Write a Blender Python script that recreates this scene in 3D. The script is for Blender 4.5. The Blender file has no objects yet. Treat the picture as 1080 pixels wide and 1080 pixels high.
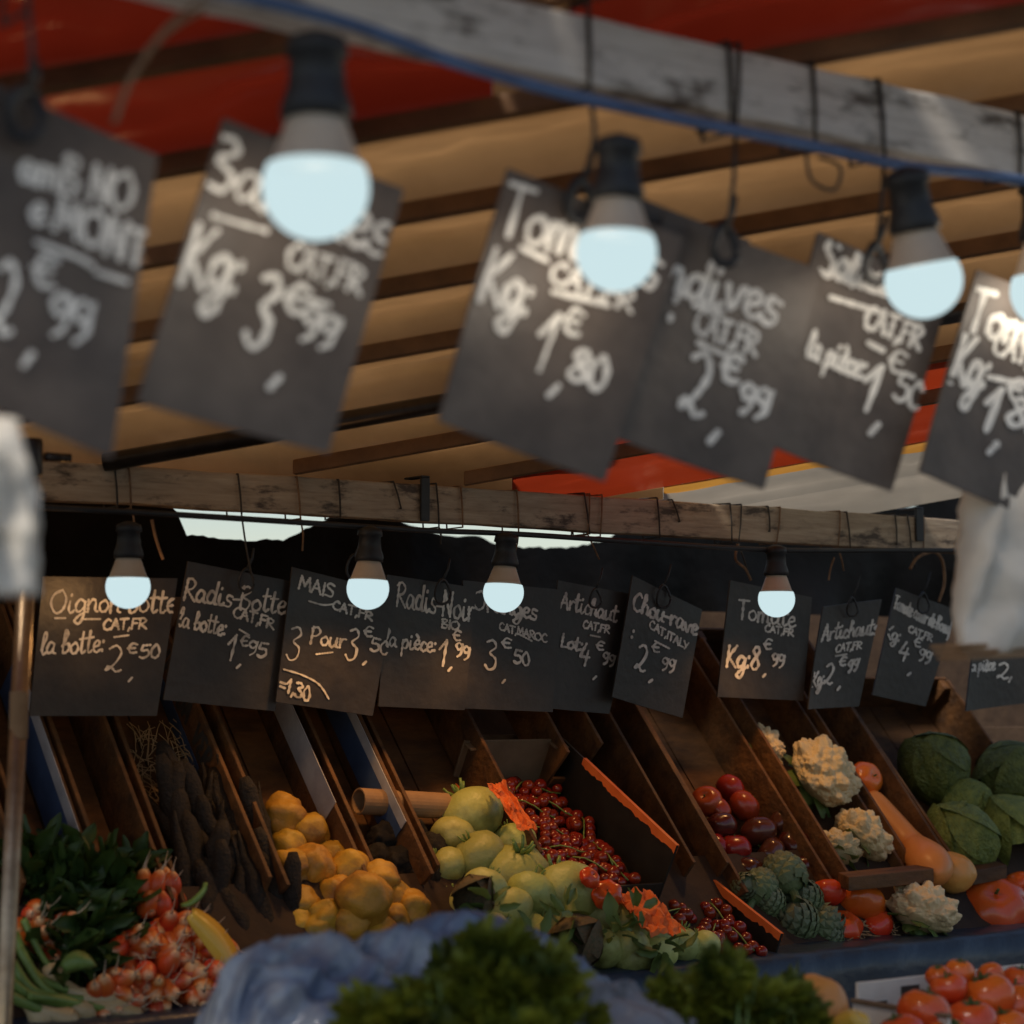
import bpy, bmesh, math, random
from math import sin, cos, pi, radians, sqrt
from mathutils import Vector, Matrix, Euler, noise
random.seed(11)
RND = random.Random(5)
sc = bpy.context.scene
COL = sc.collection
EYE = 1.5
F = 2250.0                       # focal length in units of a 1080 px frame
YAW = radians(-36); PITCH = math.atan(186/F)
CAMROT = Euler((pi/2+PITCH, 0, YAW), 'XYZ').to_matrix()
CAM = Vector((0, 0, EYE))

# ------------------------------------------------------------------ placement helpers
def ray(px, py):
    return CAMROT @ Vector(((px-540)/F, -(py-540)/F, -1.0))
def onY(px, py, Y):
    d = ray(px, py); return CAM + d*(Y/d.y)
def onplane(px, py, p0, n):
    d = ray(px, py); return CAM + d*((p0-CAM).dot(n)/d.dot(n))
def depth(p):
    return (CAMROT.transposed() @ (p-CAM)).z * -1
def pxs(p):                      # metres per photo pixel at a point
    return depth(p)/F
def H(z): return EYE+z

# ------------------------------------------------------------------ object helpers
def tag(o, label=None, cat=None, group=None, kind=None):
    if label: o['label'] = label
    if cat: o['category'] = cat
    if group: o['group'] = group
    if kind: o['kind'] = kind
    return o
def empty(name, loc=(0, 0, 0), label=None, cat=None, group=None):
    o = bpy.data.objects.new(name, None); COL.objects.link(o); o.location = loc
    o.empty_display_size = .05
    return tag(o, label, cat, group)
def link(name, me, parent=None, mat=None, smooth=False):
    if mat and not me.materials: me.materials.append(mat)
    if smooth:
        me.polygons.foreach_set('use_smooth', [True]*len(me.polygons))
    o = bpy.data.objects.new(name, me); COL.objects.link(o)
    if parent: o.parent = parent
    return o
def copy_tree(o, parent=None):
    c = o.copy(); COL.objects.link(c); c.parent = parent
    for ch in list(o.children): copy_tree(ch, c)
    return c
class MB:
    def __init__(s): s.v = []; s.f = []; s.m = []; s.mi = 0
    def add(s, vs, fs):
        b = len(s.v); s.v += [tuple(v) for v in vs]
        for f in fs: s.f.append(tuple(i+b for i in f)); s.m.append(s.mi)
    def frame_box(s, o, a, b, c):           # a box from corner o along vectors a, b, c
        o, a, b, c = map(Vector, (o, a, b, c))
        vs = [o, o+a, o+a+b, o+b, o+c, o+a+c, o+a+b+c, o+b+c]
        s.add(vs, [(0,3,2,1),(4,5,6,7),(0,1,5,4),(1,2,6,5),(2,3,7,6),(3,0,4,7)])
    def box(s, x0, x1, y0, y1, z0, z1):
        s.frame_box((x0,y0,z0), (x1-x0,0,0), (0,y1-y0,0), (0,0,z1-z0))
    def tube(s, pts, r, n=8, cap=True):
        pts = [Vector(p) for p in pts]; rings = []
        rr = r if isinstance(r, (list, tuple)) else [r]*len(pts)
        up = Vector((0.13, 0.31, 0.94)).normalized()
        for i, p in enumerate(pts):
            t = (pts[min(i+1, len(pts)-1)]-pts[max(i-1, 0)])
            t = t.normalized() if t.length > 1e-9 else Vector((0,0,1))
            a = t.cross(up)
            if a.length < .1: a = t.cross(Vector((1,0,0)))
            a.normalize(); b = t.cross(a)
            rings.append([p+(a*cos(2*pi*k/n)+b*sin(2*pi*k/n))*rr[i] for k in range(n)])
        vs = [v for q in rings for v in q]; fs = []
        for i in range(len(pts)-1):
            for k in range(n):
                k2 = (k+1) % n
                fs.append((i*n+k, i*n+k2, (i+1)*n+k2, (i+1)*n+k))
        if cap:
            fs.append(tuple(range(n-1, -1, -1))); fs.append(tuple((len(pts)-1)*n+k for k in range(n)))
        s.add(vs, fs)
    def lathe(s, prof, n=24, o=(0,0,0), cap=True):
        vs = []; fs = []
        for (r, z) in prof:
            for k in range(n): vs.append((o[0]+r*cos(2*pi*k/n), o[1]+r*sin(2*pi*k/n), o[2]+z))
        for i in range(len(prof)-1):
            for k in range(n):
                k2 = (k+1) % n; fs.append((i*n+k, i*n+k2, (i+1)*n+k2, (i+1)*n+k))
        if cap:
            fs.append(tuple(range(n-1,-1,-1))); fs.append(tuple((len(prof)-1)*n+k for k in range(n)))
        s.add(vs, fs)
    def mesh(s, name, mats=None):
        me = bpy.data.meshes.new(name); me.from_pydata(s.v, [], s.f)
        if mats:
            for m in mats: me.materials.append(m)
            me.polygons.foreach_set('material_index', s.m)
        me.update(); return me
    def obj(s, name, mat, parent=None, smooth=False):
        mats = mat if isinstance(mat, (list, tuple)) else [mat]
        return link(name, s.mesh(name, mats), parent, None, smooth)
def bevel(o, w=.004, n=2):
    m = o.modifiers.new('bevel', 'BEVEL'); m.width = w; m.segments = n; m.limit_method = 'ANGLE'; return o
def grid_mesh(nx, ny, fn):
    mb = MB(); vs = [fn(i/nx, j/ny) for j in range(ny+1) for i in range(nx+1)]
    fs = [(j*(nx+1)+i, j*(nx+1)+i+1, (j+1)*(nx+1)+i+1, (j+1)*(nx+1)+i) for j in range(ny) for i in range(nx)]
    mb.add(vs, fs); return mb
def blob(sub, fn):                          # icosphere whose points run through fn(unit vector) -> point
    bm = bmesh.new(); bmesh.ops.create_icosphere(bm, subdivisions=sub, radius=1)
    for v in bm.verts: v.co = fn(v.co.normalized())
    me = bpy.data.meshes.new('blob'); bm.to_mesh(me); bm.free()
    me.polygons.foreach_set('use_smooth', [True]*len(me.polygons)); return me
def fbm(p, o=4):
    return noise.fractal(Vector(p), 1.0, 2.0, o)
def crom(pts, n=5):
    if len(pts) < 3: return list(pts)
    P = [pts[0]]+list(pts)+[pts[-1]]; out = []
    for i in range(1, len(P)-2):
        a, b, c, d = P[i-1], P[i], P[i+1], P[i+2]
        for k in range(n):
            t = k/n
            out.append(tuple(.5*(2*b[j]+(c[j]-a[j])*t+(2*a[j]-5*b[j]+4*c[j]-d[j])*t*t+(3*b[j]-a[j]-3*c[j]+d[j])*t**3) for j in range(len(b))))
    out.append(tuple(P[-2])); return out

# ------------------------------------------------------------------ materials
def newmat(name):
    m = bpy.data.materials.new(name); m.use_nodes = True
    return m, m.node_tree.nodes, m.node_tree.links, m.node_tree.nodes['Principled BSDF']
def ramp(N, stops):
    r = N.new('ShaderNodeValToRGB'); e = r.color_ramp.elements
    e[0].position, e[1].position = stops[0][0], stops[-1][0]
    e[0].color = (*stops[0][1], 1); e[1].color = (*stops[-1][1], 1)
    for p, c in stops[1:-1]:
        x = e.new(p); x.color = (*c, 1)
    return r
def pm(name, c1, c2=None, scale=8, rough=.6, bump=0., bscale=None, stretch=None, detail=5, spec=.4, hue=0., trans=0., metal=0., vary=0., rvar=0., lo=.35, hi=.68):
    m, N, L, B = newmat(name)
    c2 = c2 or tuple(x*.7 for x in c1)
    tc = N.new('ShaderNodeTexCoord'); vec = tc.outputs['Object']
    if vary:
        oi = N.new('ShaderNodeObjectInfo')
        va = N.new('ShaderNodeVectorMath'); va.operation = 'ADD'
        cx = N.new('ShaderNodeCombineXYZ'); mu = N.new('ShaderNodeMath'); mu.operation = 'MULTIPLY'; mu.inputs[1].default_value = 57
        L.new(oi.outputs['Random'], mu.inputs[0]); L.new(mu.outputs[0], cx.inputs[0]); L.new(mu.outputs[0], cx.inputs[2])
        L.new(vec, va.inputs[0]); L.new(cx.outputs[0], va.inputs[1]); vec = va.outputs[0]
    if stretch:
        mp = N.new('ShaderNodeMapping'); mp.inputs['Scale'].default_value = stretch; L.new(vec, mp.inputs[0]); vec = mp.outputs[0]
    nt = N.new('ShaderNodeTexNoise'); nt.inputs['Scale'].default_value = scale; nt.inputs['Detail'].default_value = detail
    nt.inputs['Roughness'].default_value = .62
    L.new(vec, nt.inputs['Vector'])
    r = ramp(N, [(lo, c1), (hi, c2)]); L.new(nt.outputs['Fac'], r.inputs[0]); col = r.outputs[0]
    if vary:
        hs = N.new('ShaderNodeHueSaturation'); mr = N.new('ShaderNodeMapRange')
        mr.inputs[3].default_value = 1-vary; mr.inputs[4].default_value = 1+vary
        L.new(oi.outputs['Random'], mr.inputs[0]); L.new(mr.outputs[0], hs.inputs['Value']); L.new(col, hs.inputs['Color'])
        mr2 = N.new('ShaderNodeMapRange'); mr2.inputs[3].default_value = .5-hue; mr2.inputs[4].default_value = .5+hue
        m3 = N.new('ShaderNodeMath'); m3.operation = 'FRACT'; m4 = N.new('ShaderNodeMath'); m4.operation = 'MULTIPLY'; m4.inputs[1].default_value = 7.31
        L.new(oi.outputs['Random'], m4.inputs[0]); L.new(m4.outputs[0], m3.inputs[0]); L.new(m3.outputs[0], mr2.inputs[0])
        L.new(mr2.outputs[0], hs.inputs['Hue']); col = hs.outputs[0]
    L.new(col, B.inputs['Base Color'])
    B.inputs['Roughness'].default_value = rough; B.inputs['Metallic'].default_value = metal
    B.inputs['Specular IOR Level'].default_value = spec
    if rvar:
        mr = N.new('ShaderNodeMapRange'); mr.inputs[3].default_value = rough-rvar; mr.inputs[4].default_value = rough+rvar
        L.new(nt.outputs['Fac'], mr.inputs[0]); L.new(mr.outputs[0], B.inputs['Roughness'])
    if bump:
        n2 = N.new('ShaderNodeTexNoise'); n2.inputs['Scale'].default_value = bscale or scale*4; n2.inputs['Detail'].default_value = 6
        L.new(vec, n2.inputs['Vector'])
        b = N.new('ShaderNodeBump'); b.inputs['Strength'].default_value = bump; b.inputs['Distance'].default_value = .01
        L.new(n2.outputs['Fac'], b.inputs['Height']); L.new(b.outputs[0], B.inputs['Normal'])
    if trans:
        t = N.new('ShaderNodeBsdfTranslucent'); mx = N.new('ShaderNodeMixShader'); mx.inputs[0].default_value = trans
        L.new(col, t.inputs['Color']); L.new(B.outputs[0], mx.inputs[1]); L.new(t.outputs[0], mx.inputs[2])
        L.new(mx.outputs[0], N['Material Output'].inputs['Surface'])
    return m

M = {}
M['slate'] = pm('slate', (.060,.045,.037), (.120,.095,.078), 9, .5, .12, 60, rvar=.12, spec=.35)
M['slate_shaded'] = pm('slate_shaded', (.019,.015,.013), (.040,.033,.028), 11, .45, .12, 60, rvar=.1, spec=.4)  # same slate darkened: shade of the far row put into its colour
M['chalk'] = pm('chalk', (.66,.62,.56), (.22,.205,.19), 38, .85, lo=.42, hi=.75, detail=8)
M['chalk_near'] = pm('lit_chalk', (.82,.79,.73), (.45,.43,.40), 38, .85, lo=.42, hi=.8, detail=8)  # same chalk lightened: brighter light on the near row put into its colour
M['chalk_dim'] = pm('chalk_dim', (.30,.29,.28), (.18,.18,.17), 90, .8)
M['wood'] = pm('crate_wood', (.155,.064,.017), (.024,.010,.004), 8, .7, .4, 30, stretch=(1,2.5,2.5), vary=.3, lo=.3, hi=.75)  # shade inside the crates is partly put into this dark wood colour
M['wood_dark'] = pm('old_wood', (.17,.095,.05), (.10,.055,.03), 14, .75, .3, 30)
M['batten'] = pm('batten_wood', (.22,.11,.045), (.12,.06,.025), 12, .6, .2, 40)
M['shelf_brown'] = pm('dark_brown_board', (.045,.022,.010), (.02,.010,.006), 12, .8, .3, 40)  # dark brown board, mottled by noise
M['metal'] = pm('worn_steel', (.48,.34,.21), (.24,.155,.09), 14, .34, .08, 50, metal=.85, rvar=.12)  # copper tint carries the lamp's warm reflection on the steel
M['darkmetal'] = pm('dark_steel', (.07,.06,.055), (.035,.03,.028), 14, .35, metal=.8)
M['rubber'] = pm('black_rubber', (.018,.018,.02), (.03,.03,.03), 30, .5)
M['bluecable'] = pm('blue_cable', (.10,.17,.33), (.07,.11,.22), 20, .4)
M['cord'] = pm('dark_cord', (.035,.03,.027), (.06,.05,.04), 60, .8)
M['twine'] = pm('brown_twine', (.26,.15,.08), (.14,.08,.045), 60, .9)
M['housing'] = pm('bulb_housing', (.62,.50,.38), (.5,.4,.3), 10, .45)
M['blacktarp'] = pm('black_plastic_sheet', (.006,.005,.004), (.012,.010,.009), 5, .5, .5, 14, spec=.1)
M['bluesheet'] = pm('navy_plastic_sheet', (.018,.028,.045), (.03,.045,.07), 6, .33, .4, 18, spec=.5)
M['bluefilm'] = pm('blue_plastic_film', (.20,.25,.37), (.54,.56,.60), 9, .14, .05, 10, trans=.3, spec=.9, lo=.45, hi=.62)
M['greyfilm'] = pm('grey_plastic_film', (.34,.33,.36), (.20,.20,.23), 5, .18, .06, 10, trans=.2)
for k in ('bluefilm', 'greyfilm'):                # thin film: part of what lies behind shows through
    nt = M[k].node_tree; out = nt.nodes['Material Output']; src = out.inputs['Surface'].links[0].from_socket
    tr = nt.nodes.new('ShaderNodeBsdfTransparent'); mx = nt.nodes.new('ShaderNodeMixShader'); mx.inputs[0].default_value = .22
    nt.links.new(src, mx.inputs[1]); nt.links.new(tr.outputs[0], mx.inputs[2]); nt.links.new(mx.outputs[0], out.inputs['Surface'])
M['paper'] = pm('white_paper', (.86,.79,.68), (.74,.66,.55), 12, .7, .15, 40, trans=.15)
M['kraft'] = pm('kraft_paper', (.32,.19,.095), (.22,.125,.06), 12, .8, .2, 40)
M['cardboard'] = pm('black_cardboard', (.009,.008,.007), (.018,.015,.013), 20, .55)
M['orange'] = pm('orange_print', (.75,.17,.035), (.6,.12,.025), 20, .6)
M['bluecard'] = pm('blue_print', (.03,.055,.12), (.045,.08,.17), 20, .6)
M['greycard'] = pm('grey_print', (.36,.35,.36), (.26,.25,.26), 20, .7)
M['ink'] = pm('dark_ink', (.03,.025,.02), (.06,.05,.04), 30, .8)
M['asphalt'] = pm('asphalt', (.05,.05,.05), (.07,.068,.065), 20, .9, .4, 80)

def canopy_mat(name, c1, c2, trans=.6, scale=1.5):
    m = pm(name, c1, c2, scale, .24, .3, 7, trans=trans, spec=.9, detail=7)
    return m
M['tan'] = canopy_mat('tan_canvas', (.49,.26,.10), (.22,.105,.036), .36)
M['red'] = canopy_mat('red_canvas', (.19,.016,.006), (.13,.010,.004), .4)
M['red_bright'] = canopy_mat('bright_red_canvas', (.38,.040,.010), (.28,.026,.007), .5)
M['cream'] = canopy_mat('cream_canvas', (.38,.32,.24), (.25,.21,.155), .55)
M['yellow'] = canopy_mat('ochre_canvas', (.55,.25,.04), (.42,.18,.03), .6)

def beam_mat(name, c0, c1, c2, s0, s1):
    m, N, L, B = newmat(name)
    tc = N.new('ShaderNodeTexCoord')
    mp = N.new('ShaderNodeMapping'); mp.inputs['Scale'].default_value = (1.2, 8, 14); L.new(tc.outputs['Object'], mp.inputs[0])
    g = N.new('ShaderNodeTexNoise'); g.inputs['Scale'].default_value = 6; g.inputs['Detail'].default_value = 8; g.inputs['Roughness'].default_value = .7
    L.new(mp.outputs[0], g.inputs['Vector'])
    r = ramp(N, [(.3, c0), (.45, c1), (.75, c2)]); L.new(g.outputs['Fac'], r.inputs[0])
    mp2 = N.new('ShaderNodeMapping'); mp2.inputs['Scale'].default_value = (2.2, 5, 7); L.new(tc.outputs['Object'], mp2.inputs[0])
    s = N.new('ShaderNodeTexNoise'); s.inputs['Scale'].default_value = 3.1; s.inputs['Detail'].default_value = 9; s.inputs['Roughness'].default_value = .72
    L.new(mp2.outputs[0], s.inputs['Vector'])
    r2 = ramp(N, [(s0, (0,0,0)), (s1, (1,1,1))]); L.new(s.outputs['Fac'], r2.inputs[0])
    mx = N.new('ShaderNodeMix'); mx.data_type = 'RGBA'; L.new(r2.outputs[0], mx.inputs['Factor'])
    L.new(r.outputs[0], mx.inputs['A']); mx.inputs['B'].default_value = (.13,.105,.085,1) if name[0] == 'w' else (.07,.045,.028,1)
    L.new(mx.outputs['Result'], B.inputs['Base Color']); B.inputs['Roughness'].default_value = .62
    b = N.new('ShaderNodeBump'); b.inputs['Strength'].default_value = .4; b.inputs['Distance'].default_value = .004
    L.new(g.outputs['Fac'], b.inputs['Height']); L.new(b.outputs[0], B.inputs['Normal'])
    return m
M['beam'] = beam_mat('whitewashed_board', (.38,.34,.30), (.62,.57,.52), (.78,.73,.67), .53, .64)
M['beam_far'] = beam_mat('stained_pale_board', (.20,.135,.08), (.36,.26,.17), (.54,.42,.29), .53, .63)

def globe_mat(name, col, st, mix=.5):
    m, N, L, B = newmat(name); N.remove(B)
    e = N.new('ShaderNodeEmission'); e.inputs[0].default_value = (*col, 1); e.inputs[1].default_value = st
    t = N.new('ShaderNodeBsdfTransparent'); mx = N.new('ShaderNodeMixShader'); mx.inputs[0].default_value = mix
    L.new(t.outputs[0], mx.inputs[1]); L.new(e.outputs[0], mx.inputs[2]); L.new(mx.outputs[0], N['Material Output'].inputs['Surface'])
    return m

# ------------------------------------------------------------------ handwriting: a small stroke alphabet
G = {
'O':(.74,[[(.45,1),(.1,.8),(0,.4),(.25,0),(.55,.15),(.65,.6),(.45,.98),(.3,.9)]]),
'i':(.34,[[(.1,.5),(.08,.15),(.2,0),(.32,.12)],[(.13,.74),(.14,.8)]]),
'g':(.52,[[(.42,.45),(.2,.55),(.03,.3),(.15,.05),(.38,.2),(.44,.5),(.42,-.1),(.25,-.42),(.05,-.3),(.25,-.08),(.5,.05)]]),
'n':(.52,[[(.05,.5),(.07,0)],[(.07,.3),(.25,.53),(.38,.4),(.38,.08),(.5,.02)]]),
'm':(.74,[[(.05,.5),(.07,0)],[(.07,.3),(.2,.53),(.3,.4),(.31,.02)],[(.31,.3),(.45,.53),(.56,.4),(.58,.08),(.7,.02)]]),
'o':(.48,[[(.25,.52),(.05,.35),(.1,.06),(.3,.02),(.43,.25),(.3,.5),(.2,.48)]]),
'b':(.46,[[(.02,.3),(.25,.8),(.2,1),(.1,.88),(.08,.1),(.2,0),(.38,.15),(.35,.42),(.18,.38)]]),
't':(.36,[[(.15,.95),(.12,.15),(.22,0),(.34,.1)],[(0,.62),(.34,.66)]]),
'e':(.42,[[(.05,.25),(.3,.32),(.33,.48),(.2,.55),(.06,.35),(.1,.08),(.25,0),(.42,.12)]]),
'c':(.40,[[(.34,.46),(.2,.55),(.05,.3),(.1,.06),(.25,0),(.4,.12)]]),
'l':(.31,[[(.03,.2),(.25,.75),(.2,1),(.1,.85),(.08,.2),(.18,0),(.3,.1)]]),
'a':(.52,[[(.38,.48),(.18,.55),(.03,.25),(.15,.02),(.35,.2),(.4,.5),(.38,.1),(.5,.02)]]),
's':(.38,[[(.35,.5),(.15,.55),(.1,.35),(.32,.2),(.25,.02),(.02,.05)]]),
'd':(.52,[[(.38,.45),(.18,.55),(.03,.25),(.15,.02),(.36,.2),(.45,1),(.4,.1),(.52,.02)]]),
'u':(.52,[[(.05,.5),(.05,.12),(.18,0),(.36,.2),(.4,.52)],[(.4,.5),(.39,.08),(.5,.02)]]),
'v':(.44,[[(.03,.5),(.2,.02),(.36,.5),(.44,.46)]]),
'r':(.40,[[(.05,.5),(.08,0)],[(.08,.28),(.2,.5),(.36,.5)]]),
'p':(.48,[[(.08,.5),(.04,-.42)],[(.07,.3),(.25,.54),(.42,.35),(.3,.04),(.08,.1)]]),
'h':(.50,[[(.03,.3),(.22,.8),(.17,1),(.09,.85),(.07,0)],[(.07,.3),(.25,.52),(.38,.38),(.38,.08),(.48,.02)]]),
'f':(.36,[[(.36,.9),(.25,1),(.15,.8),(.13,-.3),(.02,-.4)],[(.02,.5),(.32,.52)]]),
'C':(.58,[[(.5,.85),(.3,1),(.05,.6),(.1,.15),(.35,0),(.55,.15)]]),
'A':(.58,[[(0,0),(.25,1)],[(.25,1),(.52,0)],[(.1,.38),(.42,.38)]]),
'T':(.56,[[(.25,1),(.25,0)],[(0,.97),(.54,1)]]),
'F':(.50,[[(.08,1),(.05,0)],[(.08,.98),(.5,1)],[(.07,.55),(.4,.57)]]),
'R':(.58,[[(.05,0),(.1,.97)],[(.0,.85),(.25,1),(.47,.8),(.35,.55),(.1,.48)],[(.12,.48),(.55,0)]]),
'K':(.58,[[(.08,1),(.04,0)],[(.5,1),(.08,.45)],[(.1,.47),(.54,0)]]),
'M':(.74,[[(.02,0),(.1,1)],[(.1,1),(.34,.3)],[(.34,.3),(.56,1)],[(.56,1),(.66,0)]]),
'N':(.62,[[(.04,0),(.08,1)],[(.08,1),(.46,.02)],[(.46,.02),(.52,1)]]),
'I':(.2,[[(.1,1),(.08,0)]]),
'S':(.52,[[(.45,.9),(.2,1),(.06,.75),(.4,.4),(.35,.05),(.02,.08)]]),
'P':(.54,[[(.08,1),(.04,0)],[(.02,.9),(.3,1),(.48,.75),(.3,.5),(.08,.48)]]),
'B':(.56,[[(.08,1),(.05,0)],[(.0,.92),(.3,1),(.42,.78),(.12,.54),(.46,.35),(.35,.02),(.02,.05)]]),
'E':(.5,[[(.45,.92),(.15,1),(.08,.7),(.3,.54),(.05,.3),(.15,.02),(.46,.1)]]),
'L':(.46,[[(.08,1),(.06,.02)],[(.06,.02),(.44,.06)]]),
'Y':(.5,[[(.02,1),(.22,.5)],[(.46,1),(.15,0)]]),
'W':(.8,[[(.02,1),(.16,0)],[(.16,0),(.36,.75)],[(.36,.75),(.54,0)],[(.54,0),(.74,1)]]),
'V':(.56,[[(.02,1),(.24,0)],[(.24,0),(.5,1)]]),
'G':(.6,[[(.5,.85),(.3,1),(.05,.6),(.1,.15),(.35,0),(.52,.2),(.52,.45)],[(.3,.45),(.56,.45)]]),
'D':(.6,[[(.08,1),(.06,0)],[(.0,.96),(.35,.95),(.54,.5),(.35,.04),(.02,.02)]]),
'0':(.48,[[(.25,1),(.05,.6),(.1,.1),(.3,0),(.42,.4),(.3,.95),(.2,.98)]]),
'1':(.34,[[(.03,.6),(.24,1)],[(.24,1),(.18,0)]]),
'2':(.54,[[(.05,.88),(.28,1),(.45,.72),(.27,.3),(.02,.06),(.06,.2),(.2,.14),(.34,.0),(.5,.06)]]),
'3':(.5,[[(.06,.92),(.3,1),(.42,.78),(.18,.55),(.42,.36),(.38,.05),(.15,-.05),(0,.1)]]),
'4':(.54,[[(.25,1),(.02,.35)],[(.02,.35),(.5,.38)],[(.4,.68),(.33,-.05)]]),
'5':(.48,[[(.45,1),(.12,.98)],[(.12,.98),(.08,.58),(.35,.6),(.42,.25),(.2,0),(.02,.1)]]),
'6':(.48,[[(.36,1),(.1,.6),(.05,.2),(.22,0),(.4,.2),(.3,.45),(.08,.3)]]),
'8':(.48,[[(.3,.55),(.08,.8),(.25,1),(.4,.8),(.2,.5),(.03,.2),(.22,0),(.42,.2),(.28,.52)]]),
'9':(.48,[[(.4,.85),(.2,1),(.03,.75),(.2,.5),(.4,.75),(.4,1),(.36,.3),(.15,0)]]),
'€':(.56,[[(.52,.9),(.25,1),(.07,.5),(.22,.05),(.52,.1)],[(0,.5),(.42,.54)]]),
':':(.26,[[(.1,.08),(.1,.15)],[(.12,.5),(.12,.57)]]),
',':(.22,[[(.12,.12),(.04,-.18)]]),
'.':(.2,[[(.08,.02),(.1,.06)]]),
'-':(.34,[[(.02,.36),(.3,.38)]]),
'=':(.45,[[(.02,.6),(.38,.62)],[(.02,.3),(.38,.3)]]),
' ':(.3,[]),
}
ACC = {'è':('e',[(.12,.85),(.26,.68)]), 'é':('e',[(.14,.68),(.3,.85)]), 'à':('a',[(.14,.85),(.28,.68)]), 'ï':('i',[(.02,.76),(.03,.8)])}
def glyph(ch):
    if ch in ACC:
        b, s = ACC[ch]; w, st = G[b]; return w, st+[s]
    return G[ch]

class Sign:
    """a board hanging in the row plane Y, its outline and its writing laid on that plane"""
    def __init__(s, name, corners, Y, bow=.006, th=.004):
        s.c = corners; s.Y = Y; s.bow = bow; s.th = th; s.name = name
        TL, TR, BR, BL = [Vector(c) for c in corners]
        s.up = ((TL-BL)+(TR-BR)).normalized()
        s.P = [onY(*c, Y) for c in corners]
        s.o = s.P[0]; s.ax = s.P[1]-s.P[0]; s.ay = s.P[3]-s.P[0]
        s.strokes = []
    def bend(s, p):
        d = p-s.o; u = d.dot(s.ax)/s.ax.length_squared; v = d.dot(s.ay)/s.ay.length_squared
        k = s.bow*(2*u-1)**2*(.4+.6*v)
        return Vector((p.x, s.Y-k, p.z))
    def board(s, mat, parent):
        nx, ny = 14, 10; mb = MB(); N = (nx+1)*(ny+1); vs = []
        for side in (0, 1):
            for j in range(ny+1):
                for i in range(nx+1):
                    u, v = i/nx, j/ny
                    p = s.P[0].lerp(s.P[1], u).lerp(s.P[3].lerp(s.P[2], u), v)
                    p = s.bend(p); p.y += side*s.th; vs.append(p)
        fs = []
        q = lambda i, j, b: b*N+j*(nx+1)+i
        for j in range(ny):
            for i in range(nx):
                fs.append((q(i,j,0), q(i,j+1,0), q(i+1,j+1,0), q(i+1,j,0)))
                fs.append((q(i,j,1), q(i+1,j,1), q(i+1,j+1,1), q(i,j+1,1)))
        for i in range(nx):
            fs.append((q(i,0,0), q(i+1,0,0), q(i+1,0,1), q(i,0,1))); fs.append((q(i,ny,0), q(i,ny,1), q(i+1,ny,1), q(i+1,ny,0)))
        for j in range(ny):
            fs.append((q(0,j,0), q(0,j,1), q(0,j+1,1), q(0,j+1,0))); fs.append((q(nx,j,0), q(nx,j+1,0), q(nx,j+1,1), q(nx,j,1)))
        mb.add(vs, fs); return mb.obj('board', mat, parent)
    def text(s, string, x0, y0, x1, y1, h, w):
        k = .76 if len(string) == 1 and string.isdigit() and string != '1' else .85 if string == '€' else 1
        sh = 2.5 if s.Y > 2.5 else 6
        if string == '€': h *= .85; x0 += sh; x1 += sh; y0 -= sh*.5; y1 -= sh*.5
        elif len(string) == 1 and string.isdigit(): x0 -= sh; x1 -= sh
        ad = sum(glyph(c)[0] for c in string); d = Vector((x1-x0, y1-y0))*k; n = d/ad
        x = 0
        for c in string:
            gw, st = glyph(c); hh = h*.9; jit = RND.uniform(-.03, .03); js = RND.uniform(.94, 1.06)
            for t in st:
                pts = [Vector((x0, y0))+n*(x+p[0])+s.up*(hh*(p[1]*js+jit)) for p in t]
                s.strokes.append(([tuple(p) for p in pts], w*RND.uniform(.85, 1.15)))
            x += gw
    def line(s, pts, w): s.strokes.append((pts, w))
    def writing(s, mat, parent):
        mb = MB(); lift = .0008; total = sum(len(p)*6 for p, _ in s.strokes)+1; step = .0011/total
        inside = lambda p: True
        for pts, w in s.strokes:
            if len(pts) == 2: pts = [tuple(Vector(pts[0]).lerp(Vector(pts[1]), k/4)) for k in range(5)]
            c = [Vector(p) for p in crom(pts, 6)]
            # drop what would fall off the board
            n = len(c); L = []; R = []
            for i, p in enumerate(c):
                t = (c[min(i+1, n-1)]-c[max(i-1, 0)])
                t = t.normalized() if t.length else Vector((1, 0))
                q = Vector((-t.y, t.x))*(w/2*(1+.28*sin(i*.9+p.x)+.25*noise.noise(Vector((p.x*.11, p.y*.13, w)))))
                L.append(p+q); R.append(p-q)
            def T(p):
                P = onY(p.x, p.y, s.Y); d = P-s.o
                # solve in the board's own axes
                a, b = s.ax, s.ay; det = a.x*b.z-a.z*b.x
                u = (d.x*b.z-d.z*b.x)/det; v = (a.x*d.z-a.z*d.x)/det
                return P, (.005 < u < .995 and .005 < v < .995)
            def emit(poly):
                nonlocal lift
                out = []
                for p in poly:
                    P, ok = T(p)
                    if not ok: return
                    P = s.bend(P); P.y -= lift; out.append(P)
                lift += step
                mb.add(out, [tuple(range(len(out)))])
            for i in range(n-1): emit([L[i], R[i], R[i+1], L[i+1]])
            for e, sg in ((0, -1), (n-1, 1)):
                t = (c[1]-c[0]) if e == 0 else (c[-1]-c[-2])
                a0 = math.atan2(t.y, t.x)+(pi/2 if e == 0 else -pi/2)
                emit([c[e]+Vector((cos(a0+pi*k/5), sin(a0+pi*k/5)))*w/2 for k in range(6)][::1])
        return mb.obj('lettering', mat, parent)

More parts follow.
